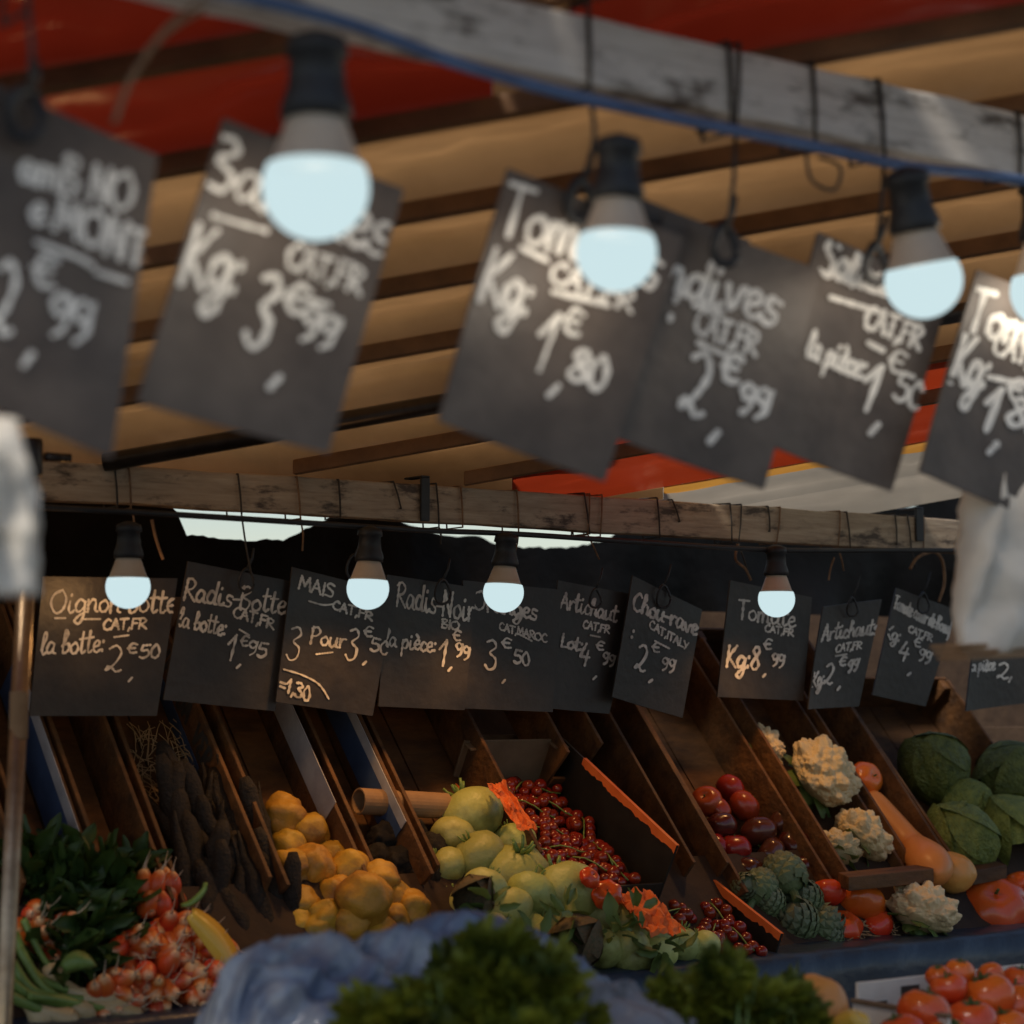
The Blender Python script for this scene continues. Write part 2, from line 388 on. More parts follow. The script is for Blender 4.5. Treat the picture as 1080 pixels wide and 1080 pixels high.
YF, YB = 1.8, 3.3                # the near and the far row
def make_sign(name, corners, Y, items, lines, label, group, mat, chalk, w, bow):
    S = Sign(name, corners, Y, bow)
    for it in items: S.text(*it[:6], it[6] if len(it) > 6 else w)
    for l in lines: S.line(l, w*.8)
    root = empty('price_sign', (0,0,0), label, 'price sign', group)
    b = S.board(mat, root); b2 = S.writing(chalk, root)
    c = sum(S.P, Vector())/4; top = (S.P[0]+S.P[1])/2
    root.location = top
    for ch in (b, b2): ch.matrix_parent_inverse = Matrix.Translation(-top)
    S.root = root
    return S

GF = 'price signs along the near beam'; GB = 'price signs along the far beam'
near = [
 ([(-95,48),(165,165),(113,484),(-147,368)], 0, [('amB NO',20,190,138,226,42),('e MONT',30,232,150,284,40),('2',-6,345,24,355,85),('€',26,300,54,310,42),('99',48,352,92,366,48),(',',22,378,38,382,50)],
  [[(38,256),(80,272),(96,282)],[(100,288),(130,298)]], 'slate price sign hanging furthest left in near row, 2 euro 99, cut by frame'),
 ([(235,125),(425,200),(345,478),(140,425)], .012, [('Bananes',212,196,405,272,66),('CAT,FR',300,280,378,312,30),('Kg:',185,298,250,314,72),('3',262,358,292,370,84),('€',290,330,318,338,36),('99',312,356,350,372,40),(',',282,402,300,406,46)],
  [[(222,228),(250,236),(280,244)],[(318,315),(345,322)]], 'slate price sign reading Bananes, 3 euro 99 a kilo, behind the largest bulb'),
 ([(535,178),(720,250),(637,508),(457,445)], -.012, [('Tomates',522,245,690,305,62),('CAT,FR',578,296,665,330,24),('Kg:',500,318,556,336,62),('1',562,386,584,392,66),('€',584,352,606,360,36),('80',596,398,636,412,38),(',',576,410,594,414,44)],
  [[(548,262),(575,275)],[(582,308),(640,322)]], 'slate price sign reading Tomates, 1 euro 80 a kilo, behind the middle near bulb'),
 ([(672,208),(790,254),(750,430),(640,390)], .030, [], [], 'blank dark board peeping out between the Tomates and Endives signs'),
 ([(700,224),(865,285),(805,516),(642,462)], .010, [('Endives',672,296,818,344,54),('CAT,FR',730,350,796,376,28),(':',698,338,712,344,50),('2',720,432,754,444,76),('€',752,402,774,410,38),('99',776,432,806,446,34),(',',746,458,762,462,44)],
  [[(735,362),(770,378)],[(730,322),(760,330)]], 'slate price sign reading Endives, 2 euro 99, with CAT FR under the word'),
 ([(862,245),(1002,304),(940,518),(800,468)], .024, [('Salade',862,288,945,316,40),('CAT,FR',910,344,968,370,26),('la pièce:',846,376,910,402,32),('1',908,428,928,436,56),('€',928,392,948,400,30),('50',940,420,968,434,32),(',',916,450,930,454,40)],
  [[(874,314),(930,330)],[(915,362),(930,370)]], 'slate price sign reading Salade, 1 euro 50 each, behind the right near bulb'),
 ([(1030,285),(1200,350),(1130,562),(962,498)], -.004, [('Tomates',1014,346,1150,392,50),('CAT,FR',1044,372,1110,394,24),('Kg:',996,404,1036,414,56),('1',1034,450,1052,456,54),('€',1052,422,1074,430,32),('80',1058,446,1096,460,34),(',',1040,470,1054,474,40)],
  [[(1040,398),(1080,406)]], 'slate price sign at right frame edge reading Tomates, 1 euro 80 a kilo'),
]
NS = []
for cs, dy, items, lines, lab in near:
    items = [(*i, 6.5 if i[5] > 33 else 4.5) for i in items]
    NS.append(make_sign('near', cs, YF+.03+dy, items, lines, lab, GF, M['slate'], M['chalk_near'], 7.5, .006))
far = [
 ([(45,608),(187,610),(165,755),(30,755)], 0, [('Oignon botte',52,646,184,646,28),('CAT,FR',108,664,154,663,13,2.2),('la botte:',41,690,110,688,26),('2',113,708,136,708,32),('€',131,690,143,690,14,2.4),('50',146,694,168,693,16),(',',134,716,142,716,14)],
  [[(57,652),(68,652)],[(85,653),(105,653)],[(120,672),(135,670)]], 'dark board reading Oignon botte, 2 euro 50, lit orange by a bulb', 0),
 ([(198,592),(312,614),(289,750),(171,738)], .006, [('Radis-Botte',192,633,300,648,26),('CAT,FR',245,650,288,664,12,2.2),('la botte:',186,660,238,671,21),('1',239,696,250,698,30),('€',250,682,260,683,14,2.4),('95',260,690,280,694,17),(',',248,702,256,703,13)],
  [[(252,664),(262,670)]], 'slate board reading Radis Botte, 1 euro 95, with a black ring clip', 0),
 ([(308,598),(416,625),(392,755),(290,740)], -.006, [('MAIS',314,621,352,631,15),('CAT,FR',350,642,392,655,10,2),('3',303,694,322,697,38),('Pour',326,679,364,684,20),('3',366,694,382,697,34),('€',380,672,391,674,14,2.4),('50',389,686,408,692,16),(',',381,698,388,700,14),('=1,30',292,727,326,740,16,2.4)],
  [[(325,634),(340,638),(352,637)],[(333,690),(350,688)],[(298,706),(318,712),(336,722),(346,737)]], 'slate board reading Maïs, 3 for 3 euro 50, with an arc drawn below', 0),
 ([(408,606),(502,620),(489,749),(398,745)], .002, [('Radis-Noir',417,639,499,656,30),('BIO',465,662,484,665,10,2.2),('la pièce:',404,681,460,688,20),('1',463,701,474,703,32),('€',474,676,484,678,14,2.4),('99',479,692,494,697,16),(',',471,705,478,706,14)],
  [], 'slate board reading Radis Noir BIO, 1 euro 99 each', 0),
 ([(488,612),(592,622),(582,751),(485,747)], .014, [('Oranges',498,642,566,654,22,2.6),('CAT,MAROC',526,664,576,678,9,1.8),('3',513,704,530,707,34),('€',526,684,538,686,14,2.4),('50',541,698,558,703,15,2.4),(',',528,718,535,719,14)],
  [[(545,668),(560,676)]], 'dim slate board reading Oranges CAT MAROC, 3 euro 50', 1),
 ([(588,612),(674,628),(642,753),(578,747)], .020, [('Artichaut',590,641,650,656,20,2.4),('CAT,FR',614,662,642,668,9,1.8),('Lot:',590,682,614,687,16,2.4),('4',612,700,626,703,26),('€',625,686,635,688,12,2.2),('99',634,700,647,704,14,2.2),(',',624,714,631,715,12)],
  [[(622,670),(632,672)]], 'dim slate board reading Artichaut, 4 euro 99 the lot', 1),
 ([(667,607),(740,643),(718,757),(645,735)], -.008, [('Chou-rave',666,642,734,671,21,2.8),('CAT,ITALY',684,662,724,686,9,1.9),(':',662,672,670,676,18),('2',671,706,686,710,32),('€',684,688,694,690,13,2.2),('99',696,706,710,711,15,2.4),(',',683,717,690,719,12)],
  [[(690,676),(705,684)]], 'tilted slate board reading Chou-rave CAT ITALY, 2 euro 99', 0),
 ([(770,612),(856,630),(846,739),(755,735)], .010, [('Tomate',777,652,838,662,22,2.3),('CAT,FR',806,666,836,671,8,1.8),('Kg:8',764,704,800,706,26,2.8),('€',802,686,812,687,14,2.2),('99',813,702,826,705,15,2.3),(',',803,712,809,713,12)],
  [], 'dark board reading Tomate, 8 euro 99 a kilo, under right far bulb', 1),
 ([(868,640),(930,632),(906,745),(847,748)], -.004, [('Artichauts',865,676,925,668,19,2.3),('CAT,FR',880,688,908,684,9,1.8),('Kg:',852,726,866,722,19,2.2),('2',868,722,882,721,26),('€',881,704,890,703,12,2.2),('99',892,710,904,707,14,2.2),(',',881,726,887,725,11)],
  [[(880,692),(892,690)]], 'slate board reading Artichauts, 2 euro 99 a kilo, leaning the other way', 1),
 ([(945,620),(1008,643),(976,745),(918,733)], .004, [('Tomate coeur de Boeuf',941,641,1001,670,16,2.2),('CAT,FR',957,666,982,677,8,1.8),('Kg:',931,672,948,678,16,2.2),('4',948,694,962,698,22),('€',960,682,969,685,12,2),('99',967,696,980,701,14,2.2),(',',956,710,962,711,11)],
  [], 'slate board reading Tomate coeur de Boeuf, 4 euro 99, rope looped behind', 0),
 ([(1034,625),(1102,618),(1088,741),(1014,750)], .012, [('la pièce',1019,708,1048,707,15,2.2),('2,',1050,716,1068,716,18,2.4)],
  [], 'slate board half hidden by the right white bag', 0),
]
FS = []
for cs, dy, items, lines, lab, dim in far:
    FS.append(make_sign('far', cs, YB+.02+dy, items, lines, lab, GB, M['slate_shaded'], M['chalk'], 2.4, .004))

# ------------------------------------------------------------------ beams and what is looped over them
def beam(y, top, bot, th, label):                       # top / bot: (x0,y0),(x1,y1) photo lines of the face
    A, B = onY(*top[0], y), onY(*top[1], y); Cc, D = onY(*bot[0], y), onY(*bot[1], y)
    ext = (B-A); A2 = A-ext*.5; B2 = B+ext*.5; C2 = Cc-(D-Cc)*.5; D2 = D+(D-Cc)*.5
    n = 60; mb = MB(); vs = []
    for i in range(n+1):
        t = i/n; p = A2.lerp(B2, t); q = C2.lerp(D2, t); w1 = .003*fbm((t*30, 1, 0)); w2 = .003*fbm((t*30, 7, 0))
        vs += [p+Vector((0,0,w1)), q+Vector((0,0,w2)), q+Vector((0,th,w2)), p+Vector((0,th,w1))]
    fs = []
    for i in range(n):
        for k in range(4): a, b = i*4+k, i*4+(k+1) % 4; fs.append((a, b, b+4, a+4))
    fs += [(3,2,1,0), tuple(n*4+k for k in range(4))]
    mid = (A+B+Cc+D)/4
    mb.add([Vector(v)-mid for v in vs], fs); o = mb.obj('wooden_beam', M['beam'] if y < 2.5 else M['beam_far']); o.location = mid
    return bevel(tag(o, label, 'beam'), .003)
beam(YF, ((340,-46),(1080,120)), ((340,26),(1080,187)), .045, 'wide whitewashed wooden beam crossing top of frame, out of focus')
beam(YB, ((60,486),(1010,548)), ((60,527),(1010,583)), .04, 'stained pale wooden beam over the far signs')

def cable(pts, Y, r, mat, label, name='power_cable'):
    P = [onY(x, y, Y) for x, y in crom(pts, 6)]; mb = MB(); mb.tube(P, r, 8)
    return tag(mb.obj(name, mat, None, True), label, 'cable')
cable([(100,-40),(345,18),(480,66),(600,100),(700,122),(860,155),(960,176),(1090,192),(1300,238)], YF-.03, .0068, M['bluecable'], 'blue power cable running under the near beam')
cable([(20,534),(140,540),(300,550),(440,559),(540,563),(680,572),(820,580),(1020,581),(1150,590)], YB-.10, .0055, M['rubber'], 'black power cable slung under the far beam')

def loop_cord(x, y0, y1, Y, depthm, r, tail, mat, group, label, tilt=0):
    """a cord tied round the beam, its tail hanging below"""
    a = onY(x, y0, Y-.004); b = onY(x+tilt, y1, Y-.004)
    path = [a, a.lerp(b, .5)+Vector((0,-.002,0)), b, b+Vector((0,depthm+.008,0)), a+Vector((0,depthm+.008,.002)), a]
    mb = MB(); mb.tube(path, r, 6)
    if tail:
        e = onY(x+tilt+tail[0], y1+tail[1], Y-.006)
        mid = b.lerp(e, .5)+Vector((RND.uniform(-.004,.004),-.004,0))
        mb.tube([b, mid, e], r, 6)
    return tag(mb.obj('tied_string', mat, None, True), label, 'cord', group)
for x, y0, y1, tl, tail, m in [(620,2,92,2,(0,92),'cord'),(780,46,138,-4,(-8,104),'cord'),(768,44,130,4,None,'cord'),(857,66,152,3,None,'cord'),(927,84,166,6,(-8,90),'cord'),(1074,118,186,2,None,'cord'),(28,-60,10,2,(2,82),'cord')]:
    loop_cord(x, y0, y1, YF, .05, .0028 if m == 'cord' else .002, tail, M[m], 'cords tied round the near beam', 'dark cord tied round the near whitewashed beam', tl)
for x, y0, y1, tl, tail in [(121,493,534,3,None),(136,494,536,2,(4,20)),(251,500,545,4,(10,60)),(313,503,547,4,(2,34)),(357,506,546,2,None),(415,508,536,8,None),(460,510,556,3,(2,18)),(486,513,556,2,None),(545,517,562,2,(-4,22)),(616,520,563,6,None),(622,521,564,-2,(12,26)),(635,522,566,-2,None),(693,525,567,3,None),(709,527,550,8,None),(770,531,572,2,None),(782,532,573,-3,(10,30)),(810,534,560,2,None),(823,535,573,-4,None),(886,539,578,-2,(6,24)),(893,540,579,4,None),(944,542,574,2,None),(957,543,578,4,(4,20)),(974,544,578,0,None)]:
    loop_cord(x, y0, y1, YB, .045, .0018, tail, M['cord'] if RND.random() < .6 else M['twine'], 'cords tied round the far beam', 'thin cord tied round the far stained beam', tl)
# a black strap hook and a metal clamp over the far beam
for x, lab in ((447,'black strap hanging over far beam left of its middle'),(968,'dark metal clamp near right end of far beam')):
    a = onY(x, 508 if x < 600 else 541, YB); s = pxs(a)
    mb = MB(); mb.frame_box(a+Vector((-6*s,-.008,-42*s if x < 600 else -30*s)), (11*s,0,0), (0,.006,0), (0,0,46*s if x < 600 else 34*s))
    mb.frame_box(a+Vector((-6*s,-.008,4*s)), (11*s,0,0), (0,.06,0), (0,0,.004))
    bevel(tag(mb.obj('beam_strap', M['rubber']), lab, 'strap'), .0015)

def ring_clip(px, py, Y, rpx, label, group, up=22):
    c = onY(px, py, Y); s = pxs(c); mb = MB()
    pts = [c+Vector((cos(a)*rpx*.72*s, .004*sin(a*2), sin(a)*rpx*s)) for a in [2*pi*k/20 for k in range(21)]]
    mb.tube(pts, .0058 if rpx > 14 else .0026, 8, False)
    t = c+Vector((0,0,rpx*s)); e = onY(px+up*.35, py-rpx-up, Y)
    mb.tube([t, t.lerp(e,.5)+Vector((.002,-.002,0)), e], .0034 if rpx > 14 else .0016, 6)
    mb.tube([t+Vector((.003,0,0)), t.lerp(e,.5)+Vector((.006,.002,0)), e], .0034 if rpx > 14 else .0016, 6)
    own = group; o = mb.obj('ring_clip', M['rubber'], own, True); o.matrix_parent_inverse = Matrix.Translation(-own.location); return o
for x, y, r, on in [(28,120,26,0),(613,212,22,2),(765,258,21,4),(924,278,20,5)]:
    ring_clip(x, y, YF+.008, r, None, NS[on].root, 30)
for x, y, r, on in [(260,612,12,1),(374,598,13,2),(467,624,13,3),(628,631,10,5),(700,629,12,6),(899,640,10,8),(974,636,11,9)]:
    ring_clip(x, y, YB+.004, r, None, FS[on].root, 22)
# loose twine ends and a rope loop
def twine(pts, Y, r, mat, label, name='twine'):
    mb = MB(); mb.tube([onY(x, y, Y) for x, y in crom(pts, 6)], r, 6); return tag(mb.obj(name, mat, None, True), label, 'twine')
twine([(960,600),(968,588),(985,582),(994,592),(996,615),(990,635)], YB-.01, .004, M['twine'], 'thick pale rope loop above the Tomate coeur de Boeuf sign', 'rope_loop')
twine([(160,548),(165,570),(172,590)], YB-.016, .003, M['twine'], 'brown twine end beside the leftmost far bulb')
twine([(778,574),(776,590),(786,600),(792,612)], YB-.012, .003, M['twine'], 'brown twine knot hanging above the dark Tomate board')
twine([(880,588),(876,600),(874,612)], YB-.012, .002, M['twine'], 'short twine end above the Artichauts kilo sign')
twine([(850,160),(856,190),(880,200),(886,176),(864,166)], YF-.02, .0022, M['cord'], 'loop of dark wire hanging under the near beam')
twine([(120,130),(140,80),(175,35),(215,10)], YF-.06, .0028, M['twine'], 'frayed pale twine hanging at top left before the red canvas')
twine([(150,60),(185,20),(240,-20)], YF-.07, .002, M['twine'], 'second frayed twine strand at the top left corner')

# ------------------------------------------------------------------ bulbs
LW = {'near': (1.0,.84,.66), 'far': (1.0,.50,.16)}
GLOBE = globe_mat('frosted_lit_globe', (.60,.77,.80), .92, .95)
def bulb(px, py, rpx, Y, row, label, tilt=0., watt=1.0, sock=1.0):
    c = onY(px, py, Y); s = pxs(c); r = rpx*s
    root = empty('light_bulb', c, label, 'light bulb', 'lit bulbs along the %s beam' % row)
    prof = []
    for k in range(13):
        a = -pi/2+k/12*(pi/2+.42); prof.append((max(r*cos(a),.0004), r*.98*sin(a)))
    prof = [(max(q,.0004), z) for q, z in prof]
    mb = MB(); mb.lathe(prof, 28); mb_o = mb.obj('globe', GLOBE, root, True)
    z1 = prof[-1][1]; r1 = prof[-1][0]
    mb = MB(); mb.lathe([(r1*.99, z1),(r1*.9, z1+.10*r),(r1*.66, z1+.72*r),(r1*.55, z1+1.0*r)], 24); mb.obj('housing', M['housing'], root, True)
    z2 = z1+1.0*r
    mb = MB(); mb.lathe([(r1*.72,z2-.12*r),(r1*.74,z2+.1*r),(r1*.6,z2+.5*r),(r1*.55,z2+1.05*r*sock),(r1*.66,z2+1.1*r*sock),(r1*.6,z2+1.4*r*sock),(r1*.2,z2+1.55*r*sock)], 20); mb.obj('socket', M['rubber'], root, True)
    root.rotation_euler = (0, tilt, 0)
    spot = px > 140 and row == 'far'
    ld = bpy.data.lights.new('bulb_light', 'SPOT' if spot else 'POINT'); ld.energy = watt
    if spot: ld.spot_size = radians(128); ld.spot_blend = .85
    elif row == 'far': ld.energy = watt*.2
    ld.color = LW[row]; ld.shadow_soft_size = r*.7
    lo = bpy.data.objects.new('bulb_light', ld); COL.objects.link(lo); lo.parent = root
    return root
WN, WF = 11.0, 64.
bulb(333,198,57,YF-.08,'near','largest lit bulb, hanging before the Bananes sign',.0,WN)
bulb(650,266,43,YF-.08,'near','lit bulb hanging before the near Tomates sign at mid frame',.03,WN)
bulb(974,296,41,YF-.08,'near','lit bulb tilted before the Salade sign at right',-.22,WN)
bulb(1108,306,42,YF-.03,'near','lit bulb cut off by the right frame edge',-.1,WN)
bulb(135,619,23.5,YB-.11,'far','lit bulb before the Oignon botte board with orange glow',0,WF)
bulb(388,621,22.5,YB-.11,'far','lit bulb hanging before the Maïs board',.04,WF)
bulb(531,625,21.5,YB-.11,'far','lit bulb hanging before the dim Oranges board',.06,WF)
bulb(819,632,19.5,YB-.11,'far','lit bulb hanging before the dark Tomate board at right',.0,WF)

# ------------------------------------------------------------------ canopy
ROOF0, RS = .79, .25
RN = Vector((0, RS, 1)).normalized(); RP = Vector((0, 1.8, H(ROOF0)))
def onroof(px, py, drop=0.):
    d = ray(px, py); p0 = RP-Vector((0,0,drop)); den = d.dot(RN)
    p = CAM+d*((p0-CAM).dot(RN)/den)
    if p.y > 3.42: p.z = max(p.z, H(.385-drop)+.09*(p.y-3.42))
    return p
BARS = [-290,-94,37,147,240,315,380,437,485,528,566,600,632]
SL = -.175
def bl(y400, x): return y400+SL*(x-400)
def bay(k, x0, x1, drop=0., sag=.03, f0=0., f1=1., nx=40, ny=10):
    def fn(u, v):
        x = x0+(x1-x0)*u; f = f0+(f1-f0)*v
        p = onroof(x, bl(BARS[k], x), drop).lerp(onroof(x, bl(BARS[k+1], x), drop), f)
        p.z -= sag*sin(pi*f**1.9)**.8 + (.012*fbm((u*9*(x1-x0)/1500, f*2.5+k*5, k)) + .008*fbm((u*30*(x1-x0)/1500, f*1.5+k*5, k+9)))*sin(pi*f)
        return p
    return grid_mesh(nx, ny, fn)
def merge(parts):
    mb = MB()
    for p in parts: mb.add(p.v, p.f)
    return mb
SPANS = {1:[(-1300,-420),(560,590)], 2:[(-1300,-420),(520,600),(1100,1500)], 3:[(-1300,-420),(130,1500)], 8:[(-1300,640),(1100,1500)], 9:[(-1300,540),(1010,1500)], 10:[(-1300,700),(1350,1500)], 11:[(-1300,700),(1350,1500)]}
main = [bay(k, a, b, 0, -.05, nx=max(4, int((b-a)/30)), ny=14) for k in range(1, len(BARS)-1) for a, b in SPANS.get(k, [(-1300, 1500)])]
# unseen rest of the canopy, ended early to admit skylight
def over(u, v):
    x = -420+1920*u; a = onroof(x, bl(BARS[1], x)); e = Vector((a.x, min(a.y, 1.38), H(ROOF0+RS*.42)))
    return a.lerp(e, v)
main.append(grid_mesh(30, 4, over))
tag(merge(main).obj('canvas_canopy', M['tan'], None, True), 'tan canvas canopy sagging between battens over the stalls', 'canopy')
def patch(parts, mat, label):
    return tag(merge(parts).obj('canvas_sheet', mat, None, True), label, 'canopy')
patch([bay(1, -420, 560, .012, -.026), bay(2, -420, 520, .012, -.026), bay(3, -420, 130, .012, -.026)], M['red'], 'deep red canvas sheet at top left under the tan canopy')
patch([bay(2, 600, 1100, .012, -.026), bay(1, 590, 1400, .012, -.026)], M['red'], 'red canvas sheet above the near beam at top right')
patch([bay(9, 540, 1010, .010, -.008), bay(8, 640, 1100, .010, -.008)], M['red_bright'], 'bright red canvas strip just above the far beam')
patch([bay(10, 700, 1350, .013, -.006, .0, .35)], M['yellow'], 'ochre hem strip between the red strip and cream sheet')
patch([bay(10, 700, 1350, .010, -.008, .35, 1), bay(11, 700, 1350, .010, -.008)], M['cream'], 'cream canvas sheet at right above the far beam')
for i, y in enumerate([b for b in BARS[1:] if b < 560]):
    x0, x1 = -1200, 1450
    while x0 < x1-60 and onplane(x0, bl(y, x0), RP, RN).y > 3.40: x0 += 10
    if x1-x0 < 150: continue
    A, B = onroof(x0, bl(y, x0), .034), onroof(x1, bl(y, x1), .034)
    if y == 437:
        mb = MB(); mb.tube([A, B], .016, 12); o = mb.obj('roof_batten', M['darkmetal'], None, True); lab = 'round dark metal tube under the canopy among wooden battens'
    else:
        d = (B-A); w = Vector((-d.y, d.x, 0)).normalized()*.026
        mb = MB(); mb.frame_box(A-w*.5, d, w, (0,0,.026)); o = bevel(mb.obj('roof_batten', M['batten']), .002)
        lab = 'brown wooden batten carrying the tan canopy'
    tag(o, lab, 'batten', 'wooden battens under the canopy' if y != 437 else None)

# ------------------------------------------------------------------ dark backdrop behind the stall
YD = 4.1
top = [(-500,480),(-60,500),(150,520),(188,540),(194,564),(250,570),(300,568),(330,556),(345,548),(362,532),(405,532),(424,552),(450,560),(500,568),(546,577),(600,577),(640,570),(662,550),(700,545),(760,545),(860,545),(960,535),(1020,510),(1300,470),(1900,500)]
def tarp(u, v):
    x = -500+2400*u
    for a, b in zip(top, top[1:]):
        if a[0] <= x <= b[0]: y = a[1]+(b[1]-a[1])*(x-a[0])/(b[0]-a[0]); break
    y += 5*fbm((x*.035, 1, 4))+3*fbm((x*.13, 5, 2))
    p = onY(x, y, YD); z = p.z*(1-v)+.02*v
    w = .05*fbm((p.x*2.2, z*2, 3))+.03*sin(p.x*9+2*fbm((p.x, z, 0)))*.5
    return Vector((p.x, YD+w*min(1, v*6+.15), z))
tag(grid_mesh(420, 40, tarp).obj('plastic_backdrop', M['blacktarp'], None, True), 'black plastic sheet hung as back wall of the far stall', 'tarp')

# ------------------------------------------------------------------ ground
mb = MB(); mb.add([(-400,-400,0),(400,-400,0),(400,400,0),(-400,400,0)], [(0,1,2,3)])
tag(mb.obj('ground', M['asphalt']), kind='structure')

# ------------------------------------------------------------------ far counter
CY0, CZ = 3.0, -.503
cl = onY(-600, 1000, CY0).x; cr = 5.2
root = empty('market_counter', ((cl+cr)/2, 3.5, 0), 'long trestle counter of dark boards under the far produce', 'counter')
def lobj(mb, name, mat, smooth=False, bev=0):
    o = mb.obj(name, mat, root, smooth); o.matrix_parent_inverse = Matrix.Translation(-root.location)
    if bev: bevel(o, bev)
    return o
mb = MB(); mb.box(cl, cr, CY0+.02, 4.0, H(CZ-.04), H(CZ)); lobj(mb, 'counter_top', M['wood_dark'], bev=.003)
mb = MB(); mb.frame_box((cl, CY0+.07, H(CZ+.004)), (cr-cl,0,0), (0,.15,.17), (0,.012,-.002)); lobj(mb, 'sloping_shelf', M['shelf_brown'])
mb = MB()   # the stepped support carrying the tilted crates
SY0, SZ0, SS = 3.20, -.45, 1.10
for Y in (3.25, 3.55, 3.8):
    mb.box(cl, cr, Y, Y+.03, H(CZ), H(SZ0+SS*(Y-SY0)-.03))
lobj(mb, 'crate_riser', M['wood_dark'])
for x in (cl+.1, 0.6, 2.6, cr-.1):
    for y in (CY0+.1, 3.9):
        mb = MB(); mb.box(x-.03, x+.03, y-.03, y+.03, 0, H(CZ-.04)); lobj(mb, 'leg', M['wood_dark'])
# dark plastic skirt on the front of the counter
def skirt(u, v):
    x = cl+(cr-cl)*u
    if v < .12:
        f = v/.12; return Vector((x, CY0+.10-.13*f+.004*fbm((x*9, 0, 5)), H(CZ+.010)+.006*fbm((x*8, v*9, 2))-.004*f))
    f = (v-.12)/.88
    return Vector((x, CY0-.03+.018*fbm((x*7, f*1.2, 2))+.012*sin(x*23+3*fbm((x*2,0,0)))*f, H(CZ+.006)*(1-f)+.03*f))
tag(grid_mesh(220, 24, skirt).obj('plastic_skirt', M['bluesheet'], None, True), 'dark navy plastic sheet draped over the far counter front', 'sheet')

# steel pole
A = onY(28, 595, 2.93); B = onY(3, 1085, 2.93); d = (B-A)
top_p = A-d*.26; bot = A+d*((A.z)/(A.z-B.z))
mb = MB(); mb.tube([top_p, bot], .0128, 20)
pole = mb.obj('steel_pole', M['metal'], None, True); tag(pole, 'worn vertical steel pole at left frame edge', 'pole')
mb = MB(); q = A-d*.24; mb.lathe([(.0135,-.03),(.0155,-.025),(.0155,.02),(.0135,.025)], 16, q); mb.tube([q+Vector((.02,0,0)), q+Vector((.06,0,0))], .007, 8); mb.obj('clamp', M['darkmetal'], pole, True)
mb = MB(); q = A+d*.33; mb.lathe([(.0130,-.035),(.0135,-.03),(.0135,.03),(.0130,.035)], 20, q); mb.obj('tape_band', M['kraft'], pole, True)

# ------------------------------------------------------------------ crates
SD = Vector((0, 1, SS)).normalized(); SN = Vector((0, -SS, 1)).normalized(); SU = Vector((1,0,0))
SP = Vector((0, SY0, H(SZ0)))
def onslope(px, py, h=0.): return onplane(px, py, SP+SN*h, SN)
HB = .115
def slope_co(p): return p.x, (p-SP).dot(SD)
def crate(pxl, pxr, L, label, side_mats=(None, None), back=True, front=.035, h=HB, th=.008):
    ul, sl = slope_co(onslope(*pxl, h)); ur, sr = slope_co(onslope(*pxr, h)); s0 = (sl+sr)/2
    O = Vector((ul+.003, 0, 0))+Vector((0, SP.y, SP.z))+SD*s0; W = ur-ul-.006
    root = empty('wooden_crate', O, label, 'crate', 'tilted wooden crates on the far counter')
    def put(name, o, a, b, c, mat, bv=.0015):
        mb = MB(); mb.frame_box(o, a, b, c); ob = mb.obj(name, mat, root); bevel(ob, bv); return ob
    for k, x in enumerate((0, W-th)):
        m = side_mats[k] or M['wood']; hk = h*RND.uniform(.80, 1.02); sh = SD*RND.uniform(-.035, .03)
        put('side_board', SU*x+SD*RND.uniform(0, .03), SU*th, SD*(L*RND.uniform(.93, 1))+SN*RND.uniform(-.012, .006), SN*hk+sh, m)
    n = max(2, int(W/.09)); bw = (W-2*th-.002)/n
    mb = MB()
    for i in range(n): mb.frame_box(SU*(th+.001+i*bw)+SN*.001, SU*(bw-.004), SD*L, SN*.006)
    mb.obj('floor_slats', M['wood'], root)
    if front: put('front_slat', SU*.0-SD*.0075, SU*W, SD*.007, SN*front, M['wood'])
    if back: put('back_board', SU*.0+SD*(L+.0005), SU*W, SD*.007, SN*h*.9, M['wood'])
    for x in (th+.001, W-th-.019):
        put('corner_post', SU*x+SD*(L-.03)+SN*.008, SU*.018, SD*.028, SN*(h-.02), M['wood'])
    return root, O, W
CR = []
defs = [((-150,1000),(30,925),.75,'leftmost tilted crate, mostly hidden behind the steel pole'),
 ((34,905),(108,920),.62,'narrow tilted crate with navy printed inner side behind the radish leaves'),
 ((112,930),(190,948),.68,'tilted wooden crate with straw at the back and a plain broad side'),
 ((196,945),(302,945),.70,'tilted crate of dark roots with stencilled letters on its side'),
 ((308,938),(396,918),.62,'tilted wooden crate holding yellow quinces'),
 ((402,915),(468,930),.62,'tilted crate with a rolled brown paper tube inside'),
 ((474,925),(577,902),.66,'tilted wooden crate of pale green kohlrabi'),
 ((592,775),(655,805),.40,'short empty crate behind the upper cherry tomato box'),
 ((728,900),(784,926),.72,'tilted wooden crate standing empty right of the cherry tomato boxes'),
 ((788,930),(890,932),.70,'tilted wooden crate of dark ripe tomatoes'),
 ((895,925),(962,906),.68,'tilted wooden crate of cauliflowers'),
 ((966,905),(1003,900),.64,'narrow slatted crate holding the butternut squash'),
 ((1008,905),(1120,880),.50,'rightmost tilted crate full of green cabbages')]
for i, (l, r, L, lab) in enumerate(defs):
    CR.append(crate(l, r, L, lab))
